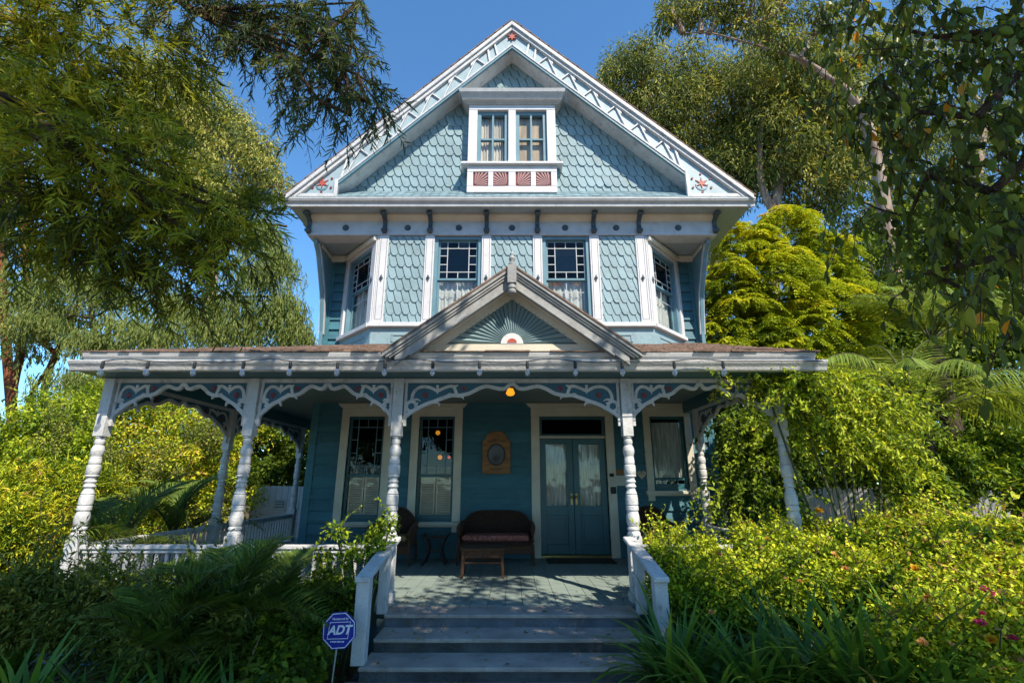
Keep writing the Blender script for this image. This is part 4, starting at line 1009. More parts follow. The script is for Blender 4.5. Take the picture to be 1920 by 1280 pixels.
class Leaves:
    def __init__(s): s.p = []; s.d = []; s.u = []; s.l = []; s.w = []; s.r = []
    def add(s, P, D, U, L, W, R):
        n = len(P); f = lambda x: np.broadcast_to(np.asarray(x, float), (n,)).copy()
        s.p.append(P); s.d.append(D); s.u.append(U); s.l.append(f(L)); s.w.append(f(W)); s.r.append(f(R)); return s
    def build(s, name, mat, parent, kind='diamond'):
        P = np.concatenate(s.p); D = unit(np.concatenate(s.d)); U = np.concatenate(s.u)
        S = unit(np.cross(U, D)); N = np.cross(D, S)
        L = np.concatenate(s.l)[:, None, None]; W = np.concatenate(s.w)[:, None, None]; R = np.concatenate(s.r)
        t, fs = TPL[kind]; k = len(t); n = len(P)
        V = P[:, None, :] + D[:, None, :] * t[None, :, 0:1] * L + S[:, None, :] * t[None, :, 1:2] * W + N[:, None, :] * t[None, :, 2:3] * L
        base = np.arange(n)[:, None] * k
        flat = np.concatenate([base + np.array(f)[None] for f in fs], axis=1).ravel()
        sizes = np.tile([len(f) for f in fs], n)
        return np_mesh(name, V.reshape(-1, 3), flat, sizes, mat, parent, np.repeat(R, k))
def rnd_dir(n): return unit(rng.normal(size=(n, 3)))
def ball_pts(n, surf=.5):
    return rnd_dir(n) * (rng.random(n) ** (1 / 3 * surf + .02))[:, None]
def limb(mb, a, b, r0, r1, wob=.12, n=7):
    a, b = Vector(a), Vector(b); d = (b - a); L = d.length
    ox, oy, oz = [random.uniform(-1, 1) * wob * L for _ in range(3)]
    pts = [a + d * (i / n) + Vector((ox, oy, oz * .5)) * math.sin(PI * i / n) * .6 for i in range(n + 1)]
    mb.tube(pts, [r0 + (r1 - r0) * i / n for i in range(n + 1)], 8)
    return pts
def clumped(lv, blobs, clumps, per, cr, L, W, droop=.4, out=.5, surf=.35, flat=.8, rbias=0.0, squash=1.0):
    """leaf clumps spread over the shells of ellipsoid blobs [(x, y, z, rx, ry, rz)]; clumps per blob follows its area"""
    C = []
    area = [(b[3] * b[4] + b[3] * b[5] + b[4] * b[5]) for b in blobs]; tot = sum(area)
    for b, a in zip(blobs, area):
        k = max(2, int(clumps * a / tot)); q = ball_pts(k, surf); o_ = rng.random(k) < .16; q[o_] *= rng.uniform(1.05, 1.4, (int(o_.sum()), 1))
        C.append(np.array(b[:3]) + q * np.array(b[3:6]))
    C = np.concatenate(C); tone = rng.random(len(C))
    for c, tn in zip(C, tone):
        k = max(3, int(per * rng.uniform(.6, 1.4)))
        q = ball_pts(k, .8); r = cr * rng.uniform(.7, 1.3)
        P = c + q * np.array([r, r, r * flat * squash])
        D = unit(q) * out + rng.normal(size=(k, 3)) * .45 + np.array([0, 0, -droop])
        U = rng.normal(size=(k, 3)) * .6 + np.array([0, 0, 1.0]) + unit(q) * .3
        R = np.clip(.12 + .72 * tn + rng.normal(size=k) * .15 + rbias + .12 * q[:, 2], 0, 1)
        lv.add(P, D, U, L * rng.uniform(.5, 1.45, k), W * rng.uniform(.6, 1.35, k), R)
    return C
def blob(px, py, Y, rpx, ry=None, k=1.0):
    p = at(px, py, Y); r = span(rpx, py, Y); return (p.x, p.y, p.z, r, (ry if ry else r), r * k)
G = {}
G['euc'] = leaf_mat('eucalyptus_leaf', [(0, (0.03, 0.05, 0.02)), (0.45, (0.14, 0.175, 0.045)), (0.75, (0.32, 0.35, 0.07)), (1, (0.5, 0.44, 0.12))], .3)
G['yew'] = leaf_mat('fern_pine_needle', [(0, (0.025, 0.04, 0.01)), (0.35, (0.1, 0.13, 0.018)), (0.7, (0.29, 0.32, 0.022)), (0.97, (0.5, 0.49, 0.03)), (1, (0.56, 0.42, 0.05))], .42)
G['yewdark'] = leaf_mat('dark_fern_pine_needle', [(0, (0.02, 0.045, 0.018)), (0.5, (0.07, 0.11, 0.03)), (0.85, (0.18, 0.2, 0.04)), (1, (0.38, 0.28, 0.08))], .3)
G['broad'] = leaf_mat('broad_glossy_leaf', [(0, (0.05, 0.075, 0.02)), (0.5, (0.15, 0.2, 0.03)), (0.85, (0.32, 0.36, 0.045)), (0.97, (0.5, 0.46, 0.05)), (1, (0.75, 0.32, 0.03))], .35, .35)
G['gold'] = leaf_mat('golden_feathery_leaf', [(0, (0.05, 0.09, 0.012)), (0.4, (0.25, 0.33, 0.018)), (0.75, (0.56, 0.58, 0.025)), (0.95, (0.74, 0.62, 0.02)), (1, (0.8, 0.46, 0.02))], .27)
G['hedge'] = leaf_mat('sunlit_hedge_leaf', [(0, (0.03, 0.06, 0.01)), (0.35, (0.17, 0.26, 0.018)), (0.7, (0.5, 0.54, 0.026)), (0.96, (0.76, 0.64, 0.05)), (1, (0.4, 0.22, 0.08))], .27)
G['vine'] = leaf_mat('vine_leaf', [(0, (0.03, 0.07, 0.01)), (0.4, (0.19, 0.29, 0.018)), (0.75, (0.46, 0.54, 0.026)), (1, (0.64, 0.62, 0.04))], .27)
G['rose'] = leaf_mat('rose_leaf', [(0, (0.025, 0.055, 0.01)), (0.35, (0.19, 0.29, 0.018)), (0.65, (0.48, 0.56, 0.024)), (0.95, (0.74, 0.72, 0.05)), (1, (0.4, 0.22, 0.08))], .27)
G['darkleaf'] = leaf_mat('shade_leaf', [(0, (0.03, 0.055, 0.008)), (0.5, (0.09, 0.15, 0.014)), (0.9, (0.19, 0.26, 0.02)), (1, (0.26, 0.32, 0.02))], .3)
G['cedar'] = leaf_mat('weeping_conifer_leaf', [(0, (.07, .11, .03)), (.5, (.19, .25, .06)), (.85, (.32, .34, .09)), (1, (.42, .36, .12))], .3)
G['palm'] = leaf_mat('palm_leaflet', [(0, (.08, .14, .015)), (.5, (.20, .28, .04)), (.9, (.40, .44, .08)), (1, (.50, .48, .12))], .3, .3)
G['strap'] = leaf_mat('strap_leaf', [(0, (.03, .08, .015)), (.5, (.09, .19, .028)), (.9, (.20, .33, .04)), (.97, (.28, .36, .05)), (1, (.30, .22, .09))], .3, .3)
G['cycad'] = leaf_mat('cycad_leaflet', [(0, (.05, .085, .015)), (.5, (.13, .20, .03)), (1, (.24, .30, .05))], .25, .5)
G['fern'] = leaf_mat('grey_green_fern_leaf', [(0, (0.045, 0.065, 0.012)), (0.5, (0.14, 0.18, 0.03)), (1, (0.26, 0.28, 0.05))], .3)
G['pink'] = leaf_mat('pink_petal', [(0, (.55, .03, .14)), (1, (.75, .10, .25))], .4, tint=(1.1, .9, .9))
G['peach'] = leaf_mat('peach_petal', [(0, (.75, .36, .10)), (1, (.85, .55, .20))], .4, tint=(1.1, 1, .9))
G['yellow'] = leaf_mat('yellow_petal', [(0, (.75, .42, .02)), (1, (.85, .60, .06))], .4, tint=(1.1, 1, .8))
def tree(kind, label, cat, base, group=None): return empty(kind, label, cat, base, group)
# ---- shade tree behind and above the camera: it casts the shade on steps and beds
def shade_tree():
    b = (1.0, -4.5, -.56)
    t = tree('shade_tree', 'tall leafy shade tree standing behind the viewpoint on the front walk', 'tree', b)
    mb = MB(); blobs = SHADE_BLOBS
    tp = limb(mb, b, (.8, -3.4, 4.5), .28, .2, .03)
    for q in blobs: limb(mb, tp[-1], q[:3], .12, .03, .1)
    mb.build('trunk', M['bark'], t)
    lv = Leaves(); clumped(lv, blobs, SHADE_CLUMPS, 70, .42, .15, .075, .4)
    lv.build('crown', G['broad'], t)
shade_tree()
# ---- unseen trees added behind the viewpoint to darken low sky and window reflections
for i, (x, y, h, r) in enumerate(((-10, -17, 9, 4.5), (9, -24, 12, 5.5), (-2, -26, 15, 6), (-15, -26, 15, 6), (20, -24, 13, 6))):
    lab = ('low rounded garden tree', 'broad crowned garden tree', 'tall spreading garden tree', 'tall narrow garden tree', 'wide low branched garden tree')[i] + ' added unseen behind the viewpoint to block low sky'
    t = tree('sky_block_tree', lab, 'tree', (x, y, -.56), 'unseen trees added to block low sky')
    mb = MB(); tp = limb(mb, (x, y, -.56), (x + .3, y, h * .55), .35, .2, .03); bl = [(x + random.uniform(-.5, .5) * r, y + random.uniform(-.4, .4) * r, h * (.45 + .09 * k), r * .6, r * .55, r * .45) for k in range(6)]
    for q in bl: limb(mb, tp[-2], q[:3], .12, .04, .08)
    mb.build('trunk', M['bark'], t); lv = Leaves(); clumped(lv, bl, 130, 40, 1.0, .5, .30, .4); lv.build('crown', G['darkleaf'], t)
# ---- eucalyptus trees behind
def eucalyptus(label, base, blobs, trunks, clumps, per=70, cr=.75, L=.25, W=.06, bark='eubark', mat='euc', group='eucalyptus trees behind the house', rb=0):
    t = tree('eucalyptus_tree', label, 'tree', base, group)
    mb = MB()
    ends = []
    for tr in trunks:
        pts = [Vector(p) for p in tr[0]]
        n = len(pts); pts = [Vector(q) for q in smooth([tuple(p) for p in pts], 4)]
        mb.tube(pts, [tr[1] + (tr[2] - tr[1]) * i / (len(pts) - 1) for i in range(len(pts))], 10); ends += pts[len(pts) // 3:]
    for q in blobs:
        c = Vector(q[:3]); e = min(ends, key=lambda p: (p - c).length + max(0, p.z - c.z) * 2)
        pp = limb(mb, e, c, .11, .04, .1)
        for _ in range(4):
            d = Vector(rnd_dir(1)[0]); limb(mb, pp[-2], c + Vector((d.x * q[3], d.y * q[4], abs(d.z) * q[5])) * .8, .04, .012, .1)
    mb.build('trunk', M[bark], t, smooth=True)
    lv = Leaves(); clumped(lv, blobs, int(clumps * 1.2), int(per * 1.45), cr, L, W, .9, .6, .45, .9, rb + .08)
    lv.build('crown', G[mat], t)
    return t
g = lambda px, py, Y: tuple(at(px, py, Y))
eucalyptus('broad eucalyptus crown rising just right of the gable against the sky', (7.5, 21, -.5),
    [blob(1195, 150, 21, 62), blob(1180, 115, 21, 38), blob(1150, 175, 21, 35), blob(1240, 215, 21, 75), blob(1300, 150, 21, 62), blob(1300, 270, 21, 80), blob(1370, 190, 21, 75), blob(1350, 330, 20, 70), blob(1270, 330, 22, 60), blob(1400, 290, 20, 60)],
    [([(7.5, 21, -.5), g(1345, 560, 21), g(1335, 330, 21), g(1310, 230, 21)], .42, .12), ([g(1345, 560, 21), g(1300, 380, 21), g(1240, 230, 21)], .2, .08)], 430)
eucalyptus('eucalyptus with a pale forked trunk right of the gable behind the golden tree', (9.5, 18, -.5),
    [blob(1440, 150, 18, 70), blob(1500, 210, 18, 85), blob(1450, 280, 18, 65), blob(1530, 330, 18, 65), blob(1580, 250, 18, 70), blob(1540, 130, 18, 60)],
    [([(9.5, 18, -.5), g(1450, 600, 18), g(1452, 420, 18), g(1465, 330, 18), g(1500, 210, 18)], .36, .10), ([g(1452, 400, 18), g(1425, 330, 18), g(1430, 200, 18)], .2, .07)], 330, rb=.04)
eucalyptus('tall eucalyptus with sparse high branches over the right side of the sky', (11.5, 15, -.5),
    [blob(1255, 20, 14, 30), blob(1300, 15, 14, 26), blob(1340, 25, 14, 26), blob(1400, 30, 14, 40), blob(1440, 75, 14, 35), blob(1470, 10, 14, 45), blob(1380, -20, 14, 50), blob(1280, -30, 14, 45), blob(1530, 60, 14, 40)],
    [([(11.5, 15, -.5), g(1690, 700, 15), g(1660, 400, 15), g(1610, 200, 14.5), g(1500, 110, 14)], .38, .09), ([g(1560, 150, 14.2), g(1440, 70, 14), g(1370, -20, 14)], .10, .03), ([g(1500, 110, 14), g(1400, 80, 14), g(1330, 62, 14), g(1280, 63, 14)], .05, .015)], 90, 55, .5, .26, .055)
eucalyptus('dark dense eucalyptus filling the right background behind the hanging branches', (15, 19, -.5),
    [blob(1640, 180, 19, 90), blob(1720, 300, 19, 95), blob(1640, 380, 18, 90), blob(1800, 200, 20, 100), blob(1880, 330, 20, 100), blob(1780, 480, 19, 90), blob(1680, 500, 17, 70), blob(1900, 120, 20, 90), blob(1910, 480, 19, 85), blob(1740, 60, 20, 80)],
    [([(15, 19, -.5), g(1640, 600, 19), g(1650, 420, 19), g(1690, 250, 19)], .45, .15), ([(18, 19, -.5), g(1810, 560, 19), g(1830, 350, 19), g(1850, 200, 19)], .4, .12)], 330, 75, .85, .25, .065, rb=-.12)
eucalyptus('slender eucalyptus column left of the gable behind the hanging needle branches', (-11, 20, -.5),
    [blob(375, 180, 20, 42), blob(400, 225, 20, 48), blob(360, 255, 20, 50), blob(455, 270, 20, 42), blob(485, 300, 20, 34), blob(430, 330, 20, 65), blob(340, 340, 20, 60), blob(500, 345, 20, 32), blob(390, 420, 20, 70), blob(530, 350, 20, 22), blob(300, 150, 20, 50), blob(270, 230, 20, 50)],
    [([(-11, 20, -.5), g(400, 600, 20), g(395, 400, 20), g(385, 200, 20)], .35, .08), ([g(398, 480, 20), g(450, 360, 20), g(480, 290, 20)], .14, .05)], 300, rb=.12)
eucalyptus('eucalyptus with rusty peeling trunks at the far left edge', (-17, 18, -.5),
    [blob(30, 610, 18, 60, k=.7), blob(80, 640, 18, 50, k=.7), blob(30, 480, 18, 60), blob(90, 560, 18, 45), blob(20, 350, 18, 60), blob(150, 600, 19, 45, k=.6), blob(40, 240, 18, 70), blob(30, 110, 19, 80), blob(150, 560, 18.3, 40), blob(-60, 300, 18.5, 70)],
    [([(-17, 18, -.5), g(22, 760, 18), g(42, 640, 18), g(48, 480, 18), g(35, 250, 18)], .17, .09), ([(-15.2, 18.3, -.5), g(80, 760, 18.3), g(120, 640, 18.3), g(150, 560, 18.3)], .12, .05), ([(-14.5, 18.6, -.5), g(60, 780, 18.6), g(90, 690, 18.6), g(135, 600, 18.6)], .10, .05), ([(-18, 19, -.5), g(4, 520, 19), g(20, 300, 19), g(30, 120, 19)], .18, .10)], 170, 60, .7, bark='redbark')
# ---- weeping conifers left
def weeping(label, base, top, tiers, n, mat='cedar', group='weeping conifers left of the house'):
    t = tree('weeping_conifer', label, 'tree', base, group)
    mb = MB(); limb(mb, base, top, .22, .03, .01); lv = Leaves()
    for (px, py, Y, rpx, hpx) in tiers:
        c = np.array(at(px, py, Y)); r = span(rpx, py, Y); h = span(hpx, py, Y)
        tz = c[2] - .1
        limb(mb, (base[0] + (top[0] - base[0]) * .7, base[1], min(tz, top[2])), tuple(c), .05, .02, .05)
        k = n
        q = rng.normal(size=(k, 2)) * .55
        P0 = np.stack([c[0] + q[:, 0] * r, c[1] + q[:, 1] * r * .7, c[2] - .45 * h * (q[:, 0] ** 2) + rng.normal(size=k) * h * .15], 1)
        tone = rng.random(k)
        m = 9
        for j in range(m):
            s = j / m; Lh = h * (.35 + .8 * tone)
            P = P0 + np.stack([rng.normal(size=k) * .03 + .05 * s, rng.normal(size=k) * .03, -s * Lh], 1)
            D = rng.normal(size=(k, 3)) * .28 + np.array([0, 0, -1.0]); U = rng.normal(size=(k, 3))
            lv.add(P, D, U, .17 * rng.uniform(.7, 1.3, k), .030 * rng.uniform(.7, 1.3, k), np.clip(.3 + .4 * tone + rng.normal(size=k) * .12, 0, 1))
    mb.build('trunk', M['bark'], t); lv.build('crown', G[mat], t)
weeping('weeping conifer with hanging pale green sprays beside the bay at the left', (-6.6, 16, -.5), g(500, 420, 16),
    [(500, 420, 16, 36, 60), (525, 475, 15.5, 36, 60), (480, 500, 16, 55, 70), (540, 555, 15.5, 38, 60), (490, 570, 16, 55, 70), (430, 560, 16, 60, 60), (555, 605, 15.5, 34, 50), (380, 590, 16, 60, 60), (450, 610, 16, 60, 50), (330, 560, 16.5, 50, 60)], 290)
weeping('weeping conifer with drooping tiers above the left end of the porch roof', (-12.5, 16.5, -.5), g(150, 440, 16.5),
    [(110, 490, 16.5, 60, 45), (170, 510, 16.5, 60, 50), (60, 540, 16.5, 50, 50), (210, 540, 16.5, 60, 50), (240, 600, 16, 60, 45), (180, 630, 16, 50, 35), (300, 620, 16, 60, 45), (90, 590, 16.5, 50, 40), (150, 700, 15.5, 60, 40), (190, 715, 15, 40, 40), (270, 500, 17, 50, 50)], 260)
# ---- near needle-leaved tree (upper left)
def sprays(lv, tw, blobs, dens, nl=.077, nw=.0092, tl=.27, droop=.35, rb=0.0, away=(0, 0, 0)):
    for (x, y, z, r, ry, rz) in blobs:
        k = max(3, int(dens * r * r))
        q = ball_pts(k, .75); C = np.array([x, y, z]) + q * np.array([r, ry, rz]); tone = rng.random(k) * .6 + .4 * rng.random()
        for c, dq, tn in zip(C, q, tone):
            d = unit(dq * np.array([1, 1, .5]) + np.array(away) + rng.normal(size=3) * .35 + np.array([0, 0, -droop]))
            sag = np.array([0, 0, -1.0]); nn = 13; s = np.linspace(0, 1, nn)[:, None]; L = tl * rng.uniform(.6, 1.3)
            T = c + d * s * L + sag * (s ** 2) * L * rng.uniform(.15, .55)
            td = unit(d + sag * s * .7)
            side = unit(np.cross(td, np.array([0, 0, 1.0]) + rng.normal(size=3) * .5))
            up = np.cross(side, td)
            for sg in (-1, 1):
                ph = rng.normal(size=(nn, 1)) * .75; sd = side * sg * np.cos(ph) + up * np.sin(ph)
                D = td * .95 + sd * .75 + rng.normal(size=(nn, 3)) * .16 + np.array([0, 0, -.12])
                lv.add(T + rng.normal(size=(nn, 3)) * .006, D, up + rng.normal(size=(nn, 3)) * .6, nl * rng.uniform(.6, 1.3, nn), nw * rng.uniform(.7, 1.3, nn), np.clip(-.02 + .85 * tn + rb + rng.normal(size=nn) * .13, 0, 1))
            tw.append((T[0], T[-1]))
def twig_mesh(tw, mb, r=.004):
    for a, b in tw: mb.tube([tuple(a), tuple((a + b) / 2 + np.array([0, 0, .01])), tuple(b)], [r, r * .8, r * .4], 3)
def needle_tree():
    b = (-4.6, .8, -.56)
    t = tree('needle_tree', 'near tree with long soft needles whose boughs fill the upper left corner', 'tree', b)
    mb = MB(); tp = limb(mb, b, (-4.4, 1.2, 3.2), .26, .2, .02); t2 = limb(mb, tp[-1], (-4.0, 1.5, 7.5), .2, .07, .03)
    main = [(60, 120, 3.0, 140), (210, 90, 3.2, 130), (150, 290, 2.8, 150), (270, 290, 3.0, 80), (60, 400, 2.7, 80), (240, 410, 2.9, 90), (380, 400, 3.0, 55), (240, 190, 3.2, 60)]
    low = [(450, 385, 3.2, 45), (480, 420, 3.2, 30), (390, 470, 3.0, 55), (300, 490, 3.0, 55), (460, 470, 3.1, 30), (200, 450, 2.8, 55), (130, 420, 2.7, 55), (340, 545, 3.0, 30), (420, 530, 3.0, 26), (270, 555, 3.0, 20), (200, 520, 2.9, 22)]
    lobe = [(360, 20, 3.3, 50), (450, 25, 3.4, 50), (540, 35, 3.4, 55), (620, 75, 3.4, 45), (590, 105, 3.4, 42), (670, 140, 3.4, 34), (690, 190, 3.4, 24), (630, 170, 3.4, 30), (670, 5, 3.5, 18), (550, 120, 3.3, 28), (600, 190, 3.3, 20), (655, 215, 3.3, 16), (610, 10, 3.5, 40)]
    tips = [(480, 70, 3.3, 26), (550, 190, 3.3, 13), (590, 230, 3.3, 10), (520, 150, 3.3, 12), (715, 170, 3.4, 8), (712, 200, 3.4, 9), (430, 70, 3.3, 20), (690, 100, 3.4, 12)]
    off = [(-140, 120, 3.0, 110)]
    B = lambda L: [blob(q[0], q[1], q[2] * .8, q[3], k=.85) for q in L]
    lv = Leaves(); tw = []
    sprays(lv, tw, B(main), 1150, rb=.2, tl=.225); sprays(lv, tw, B(low), 1120, rb=.02, droop=.25, away=(.3, 0, 0), tl=.225); sprays(lv, tw, B(off), 200)  # sunlit yellow of the upper boughs is put into the leaf tone
    lv.build('crown', G['yew'], t, 'blade')
    lv2 = Leaves(); tw2 = []
    sprays(lv2, tw2, B(lobe), 1200, rb=.08, droop=.7, tl=.21); sprays(lv2, tw2, B(tips), 1400, rb=-.1, droop=1.2, tl=.225)
    lv2.build('hanging_bough', G['yewdark'], t, 'blade')
    mp = limb(mb, t2[2], B(main)[2][:3], .06, .035, .06)
    for q, k_ in zip(B(main[:2] + main[3:] + low[:3]), (2, 3, 5, 4, 6, 7, 7, 6, 7, 7, 6)): limb(mb, mp[k_], q[:3], .022, .007, .08)
    pa = limb(mb, t2[4], B(lobe)[0][:3], .05, .03, .05)
    for q in B(lobe[1:]): limb(mb, pa[-1] if random.random() < .4 else B(lobe[1:4])[random.randrange(3)][:3], q[:3], .016, .006, .06)
    for a, b_ in zip(B(lobe), B(lobe[1:])): limb(mb, a[:3], b_[:3], .018, .008, .05)
    for q, e in zip(B(tips), (2, 9, 10, 2, 5, 5, 1, 3)): limb(mb, B(lobe)[e][:3], q[:3], .008, .004, .05)
    twig_mesh(tw[::2] + tw2, mb); mb.build('trunk', M['bark'], t)
needle_tree()
# ---- near broad-leaved tree (upper right)
def broadleaf_tree():
    b = (6.3, 1.6, -.56)
    t = tree('broadleaf_tree', 'near tree with large hanging glossy leaves filling the upper right corner', 'tree', b)
    mb = MB(); tp = limb(mb, b, (6.0, 2.0, 4.0), .24, .17, .03); t2 = limb(mb, tp[-1], (5.4, 2.4, 8.0), .16, .06, .03)
    L = [(1560, 60, 3.6, 60), (1640, 40, 3.4, 75), (1650, 150, 3.4, 80), (1760, 70, 3.1, 100), (1880, 60, 2.9, 110), (1720, 210, 3.3, 75), (1830, 220, 3.0, 95), (1660, 270, 3.5, 55), (1740, 330, 3.3, 70), (1860, 360, 3.0, 85), (1700, 420, 3.6, 60), (1800, 430, 3.4, 70), (1890, 480, 3.0, 70),
         (1620, 380, 3.8, 40), (1740, 510, 3.8, 55), (1850, 560, 3.5, 60), (1610, 210, 3.6, 45), (1900, 640, 3.3, 40), (1990, 200, 2.8, 110), (1980, 450, 2.8, 100)]
    bp = lambda i: tuple(blob(L[i][0], L[i][1], L[i][2] * .8, L[i][3])[:3])
    boughs = []
    for i0, i1, i2, k_ in ((4, 3, 1, 5), (6, 5, 2, 3), (9, 8, 10, 2), (12, 14, 15, 1)):
        c0, c1, c2 = limb(mb, t2[k_], bp(i0), .036, .024, .08), limb(mb, bp(i0), bp(i1), .024, .015, .08), limb(mb, bp(i1), bp(i2), .015, .008, .08); boughs += c0[4:] + c1 + c2
    lv = Leaves(); tw = MB()
    for q in L:
        x, y, z, r, ry, rz = blob(q[0], q[1], q[2] * .80, q[3])
        k = max(3, int(265 * r * r))
        for c in np.array([x, y, z]) + ball_pts(k, .9) * np.array([r, r, r]):
            n = random.randint(5, 9); ln = random.uniform(.22, .5); dx, dy = random.uniform(-.8, .8), random.uniform(-.8, .8)
            s = np.linspace(0, 1, n)
            T = np.stack([c[0] + dx * s ** .7 * ln, c[1] + dy * s ** .7 * ln, c[2] + r * .2 + (.25 * s - 1.1 * s ** 1.7) * ln], 1)
            ang = rng.random() * 6 + np.arange(n) * 2.4
            D = np.stack([np.cos(ang) * .55, np.sin(ang) * .55, -np.ones(n)], 1) + rng.normal(size=(n, 3)) * .2
            U = np.stack([np.cos(ang), np.sin(ang), np.full(n, .4)], 1) + rng.normal(size=(n, 3)) * .4
            R = np.clip(rng.uniform(.15, .65) + rng.normal(size=n) * .17, 0, .96); R[rng.random(n) < .012] = 1
            lv.add(T, D, U, .086 * rng.uniform(.5, 1.4, n), .050 * rng.uniform(.75, 1.15, n), R)
            tw.tube([tuple(T[0]), tuple(T[n // 2]), tuple(T[-1])], [.005, .004, .002], 3)
        st = min(boughs, key=lambda p: (p - Vector((x, y, z))).length + (0 if p.x > x - .1 else .6)); limb(mb, st, (x, y, z), .010, .004, .1)
    lv.build('crown', G['broad'], t, 'ovate'); mb.raw(tw.v, tw.f); mb.build('trunk', M['bark'], t, smooth=True)
broadleaf_tree()
# ---- golden tree
def golden_tree():
    b = (6.2, 11.2, -.5)
    t = tree('golden_tree', 'rounded tree of feathery golden yellow foliage just right of the house', 'tree', b)
    Bs = [(1470, 440, 11.2, 55), (1400, 470, 11, 55), (1540, 490, 11.2, 55), (1370, 540, 10.8, 55), (1460, 530, 10.6, 70), (1550, 580, 11, 60), (1400, 610, 10.6, 65), (1500, 630, 10.6, 70), (1590, 640, 11, 40), (1585, 550, 11.2, 42), (1610, 600, 11.4, 35), (1380, 680, 10.2, 42), (1620, 690, 11, 38), (1500, 690, 10.2, 50), (1355, 640, 10.6, 45), (1450, 680, 10.5, 60), (1560, 690, 10.6, 50)]
    blobs = [blob(*q) for q in Bs]
    mb = MB(); tp = limb(mb, b, (6.2, 11.2, 3.2), .2, .13, .03)
    for q in blobs: limb(mb, tp[-1], q[:3], .06, .015, .1)
    mb.build('trunk', M['bark'], t)
    lv = Leaves()
    # umbrella-shaped sprays of fine leaflets
    for q in blobs:
        c0 = np.array(q[:3]); k = int(80 * q[3] ** 2 / .45)
        for v in ball_pts(k, .3):
            if v[2] < -.6: continue
            c = c0 + v * np.array(q[3:6]); R0 = rng.uniform(.20, .40); tn = rng.random(); tx, ty = rng.normal(size=2) * .35 + v[:2] * .6
            for f in range(9):
                a = rng.random() * 2 * PI; n = 9; s = np.linspace(.1, 1, n)
                hx, hy = math.cos(a), math.sin(a)
                T = np.stack([c[0] + hx * s * R0, c[1] + hy * s * R0, c[2] + .10 * s - R0 * .75 * s ** 2 - (hx * tx + hy * ty) * s * R0], 1)
                for sg in (-1, 1):
                    D = np.stack([hx * .6 - hy * sg * .8 + 0 * s, hy * .6 + hx * sg * .8 + 0 * s, -.35 - .3 * s], 1) + rng.normal(size=(n, 3)) * .15
                    U = np.tile([0, 0, 1.0], (n, 1)) + rng.normal(size=(n, 3)) * .35
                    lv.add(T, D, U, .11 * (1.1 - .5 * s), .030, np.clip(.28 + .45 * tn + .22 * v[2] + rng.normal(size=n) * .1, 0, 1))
    lv.build('crown', G['gold'], t)
golden_tree()
# ---- hedges and shrubs at the left
def shrub(kind, label, cat, base, blobs, clumps, per, cr, L, W, mat, group=None, droop=.3, stems=True, surf=.35, rb=0.0, shoots=0):
    t = tree(kind, label, cat, base, group)
    mb = MB(); lv = Leaves()
    for q in blobs[:10]: limb(mb, (base[0] + random.uniform(-.15, .15), base[1] + random.uniform(-.15, .15), base[2]), q[:3], .03, .008, .1)
    for q in blobs:
        for _ in range(shoots):
            a = np.array(q[:3]) + np.array([rng.normal() * q[3] * .5, rng.normal() * q[4] * .5, q[5] * .6]); ln = rng.uniform(.2, .5) * (1 if L < .06 else 2); d = unit(np.array([rng.normal() * .4, rng.normal() * .4, 1.0]))
            k = 16; s = np.linspace(0, 1, k)[:, None]; T = a + d * s * ln + np.array([d[0], d[1], -.3]) * s ** 2 * ln * .5
            lv.add(T, rng.normal(size=(k, 3)) + d * .6, rng.normal(size=(k, 3)) * .5 + np.array([0, 0, 1]), L, W, np.clip(.6 + rb + rng.normal(size=k) * .2, 0, 1)); mb.tube([tuple(T[0]), tuple(T[8]), tuple(T[-1])], [.005, .004, .002], 4)
    mb.build('stem', M['stem'], t)
    clumped(lv, blobs, clumps, per, cr, L, W, droop, .5, surf, .8, rb); lv.build('foliage', G[mat], t)
    return t
def base_of(bl): return (sum(q[0] for q in bl) / len(bl), sum(q[1] for q in bl) / len(bl), -.56)
Bk = lambda L, k=1.0: [blob(*q, k=k) for q in L]
HG = 'sunlit shrubs behind the left end of the porch'
bl = Bk([(260, 800, 12, 75), (330, 790, 12.5, 60), (340, 850, 11.5, 80), (250, 900, 11.5, 75), (420, 800, 13, 60), (400, 880, 12, 60), (330, 940, 11, 60), (250, 980, 11, 60), (430, 930, 12, 55), (480, 780, 14, 55), (300, 760, 13, 45), (230, 780, 12.5, 40)])
shrub('hedge_shrub', 'big sunlit yellow green hedge shrub framed by the left porch arch', 'shrub', base_of(bl), bl, 860, 55, .24, .075, .042, 'hedge', HG, rb=.06, surf=.6, shoots=9)
bl = Bk([(60, 830, 10.5, 55), (130, 800, 11, 50), (150, 850, 10.5, 55), (50, 890, 10, 60), (140, 910, 10, 55), (190, 770, 12, 45), (90, 780, 12.5, 40), (-40, 840, 10, 70)])
shrub('hedge_shrub', 'sunlit yellow green hedge shrub left of the leftmost porch post', 'shrub', base_of(bl), bl, 560, 55, .24, .085, .045, 'vine', HG, surf=.6, shoots=9)
bl = Bk([(200, 850, 13.5, 60), (330, 850, 14, 70), (110, 850, 12.5, 60), (430, 840, 14.5, 55), (250, 930, 13, 60), (30, 860, 12, 50), (180, 760, 14, 40)])
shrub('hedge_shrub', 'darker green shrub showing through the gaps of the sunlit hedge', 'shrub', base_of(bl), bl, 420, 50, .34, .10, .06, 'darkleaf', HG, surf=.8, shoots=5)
bl = Bk([(380, 830, 11.2, 32), (200, 880, 10.2, 30), (300, 890, 10.6, 34), (100, 830, 9.8, 26)])
shrub('hedge_shrub', 'brownish twiggy shrub in front of the sunlit hedge', 'shrub', base_of(bl), bl, 110, 40, .22, .06, .03, 'euc', HG, surf=.9, shoots=14)
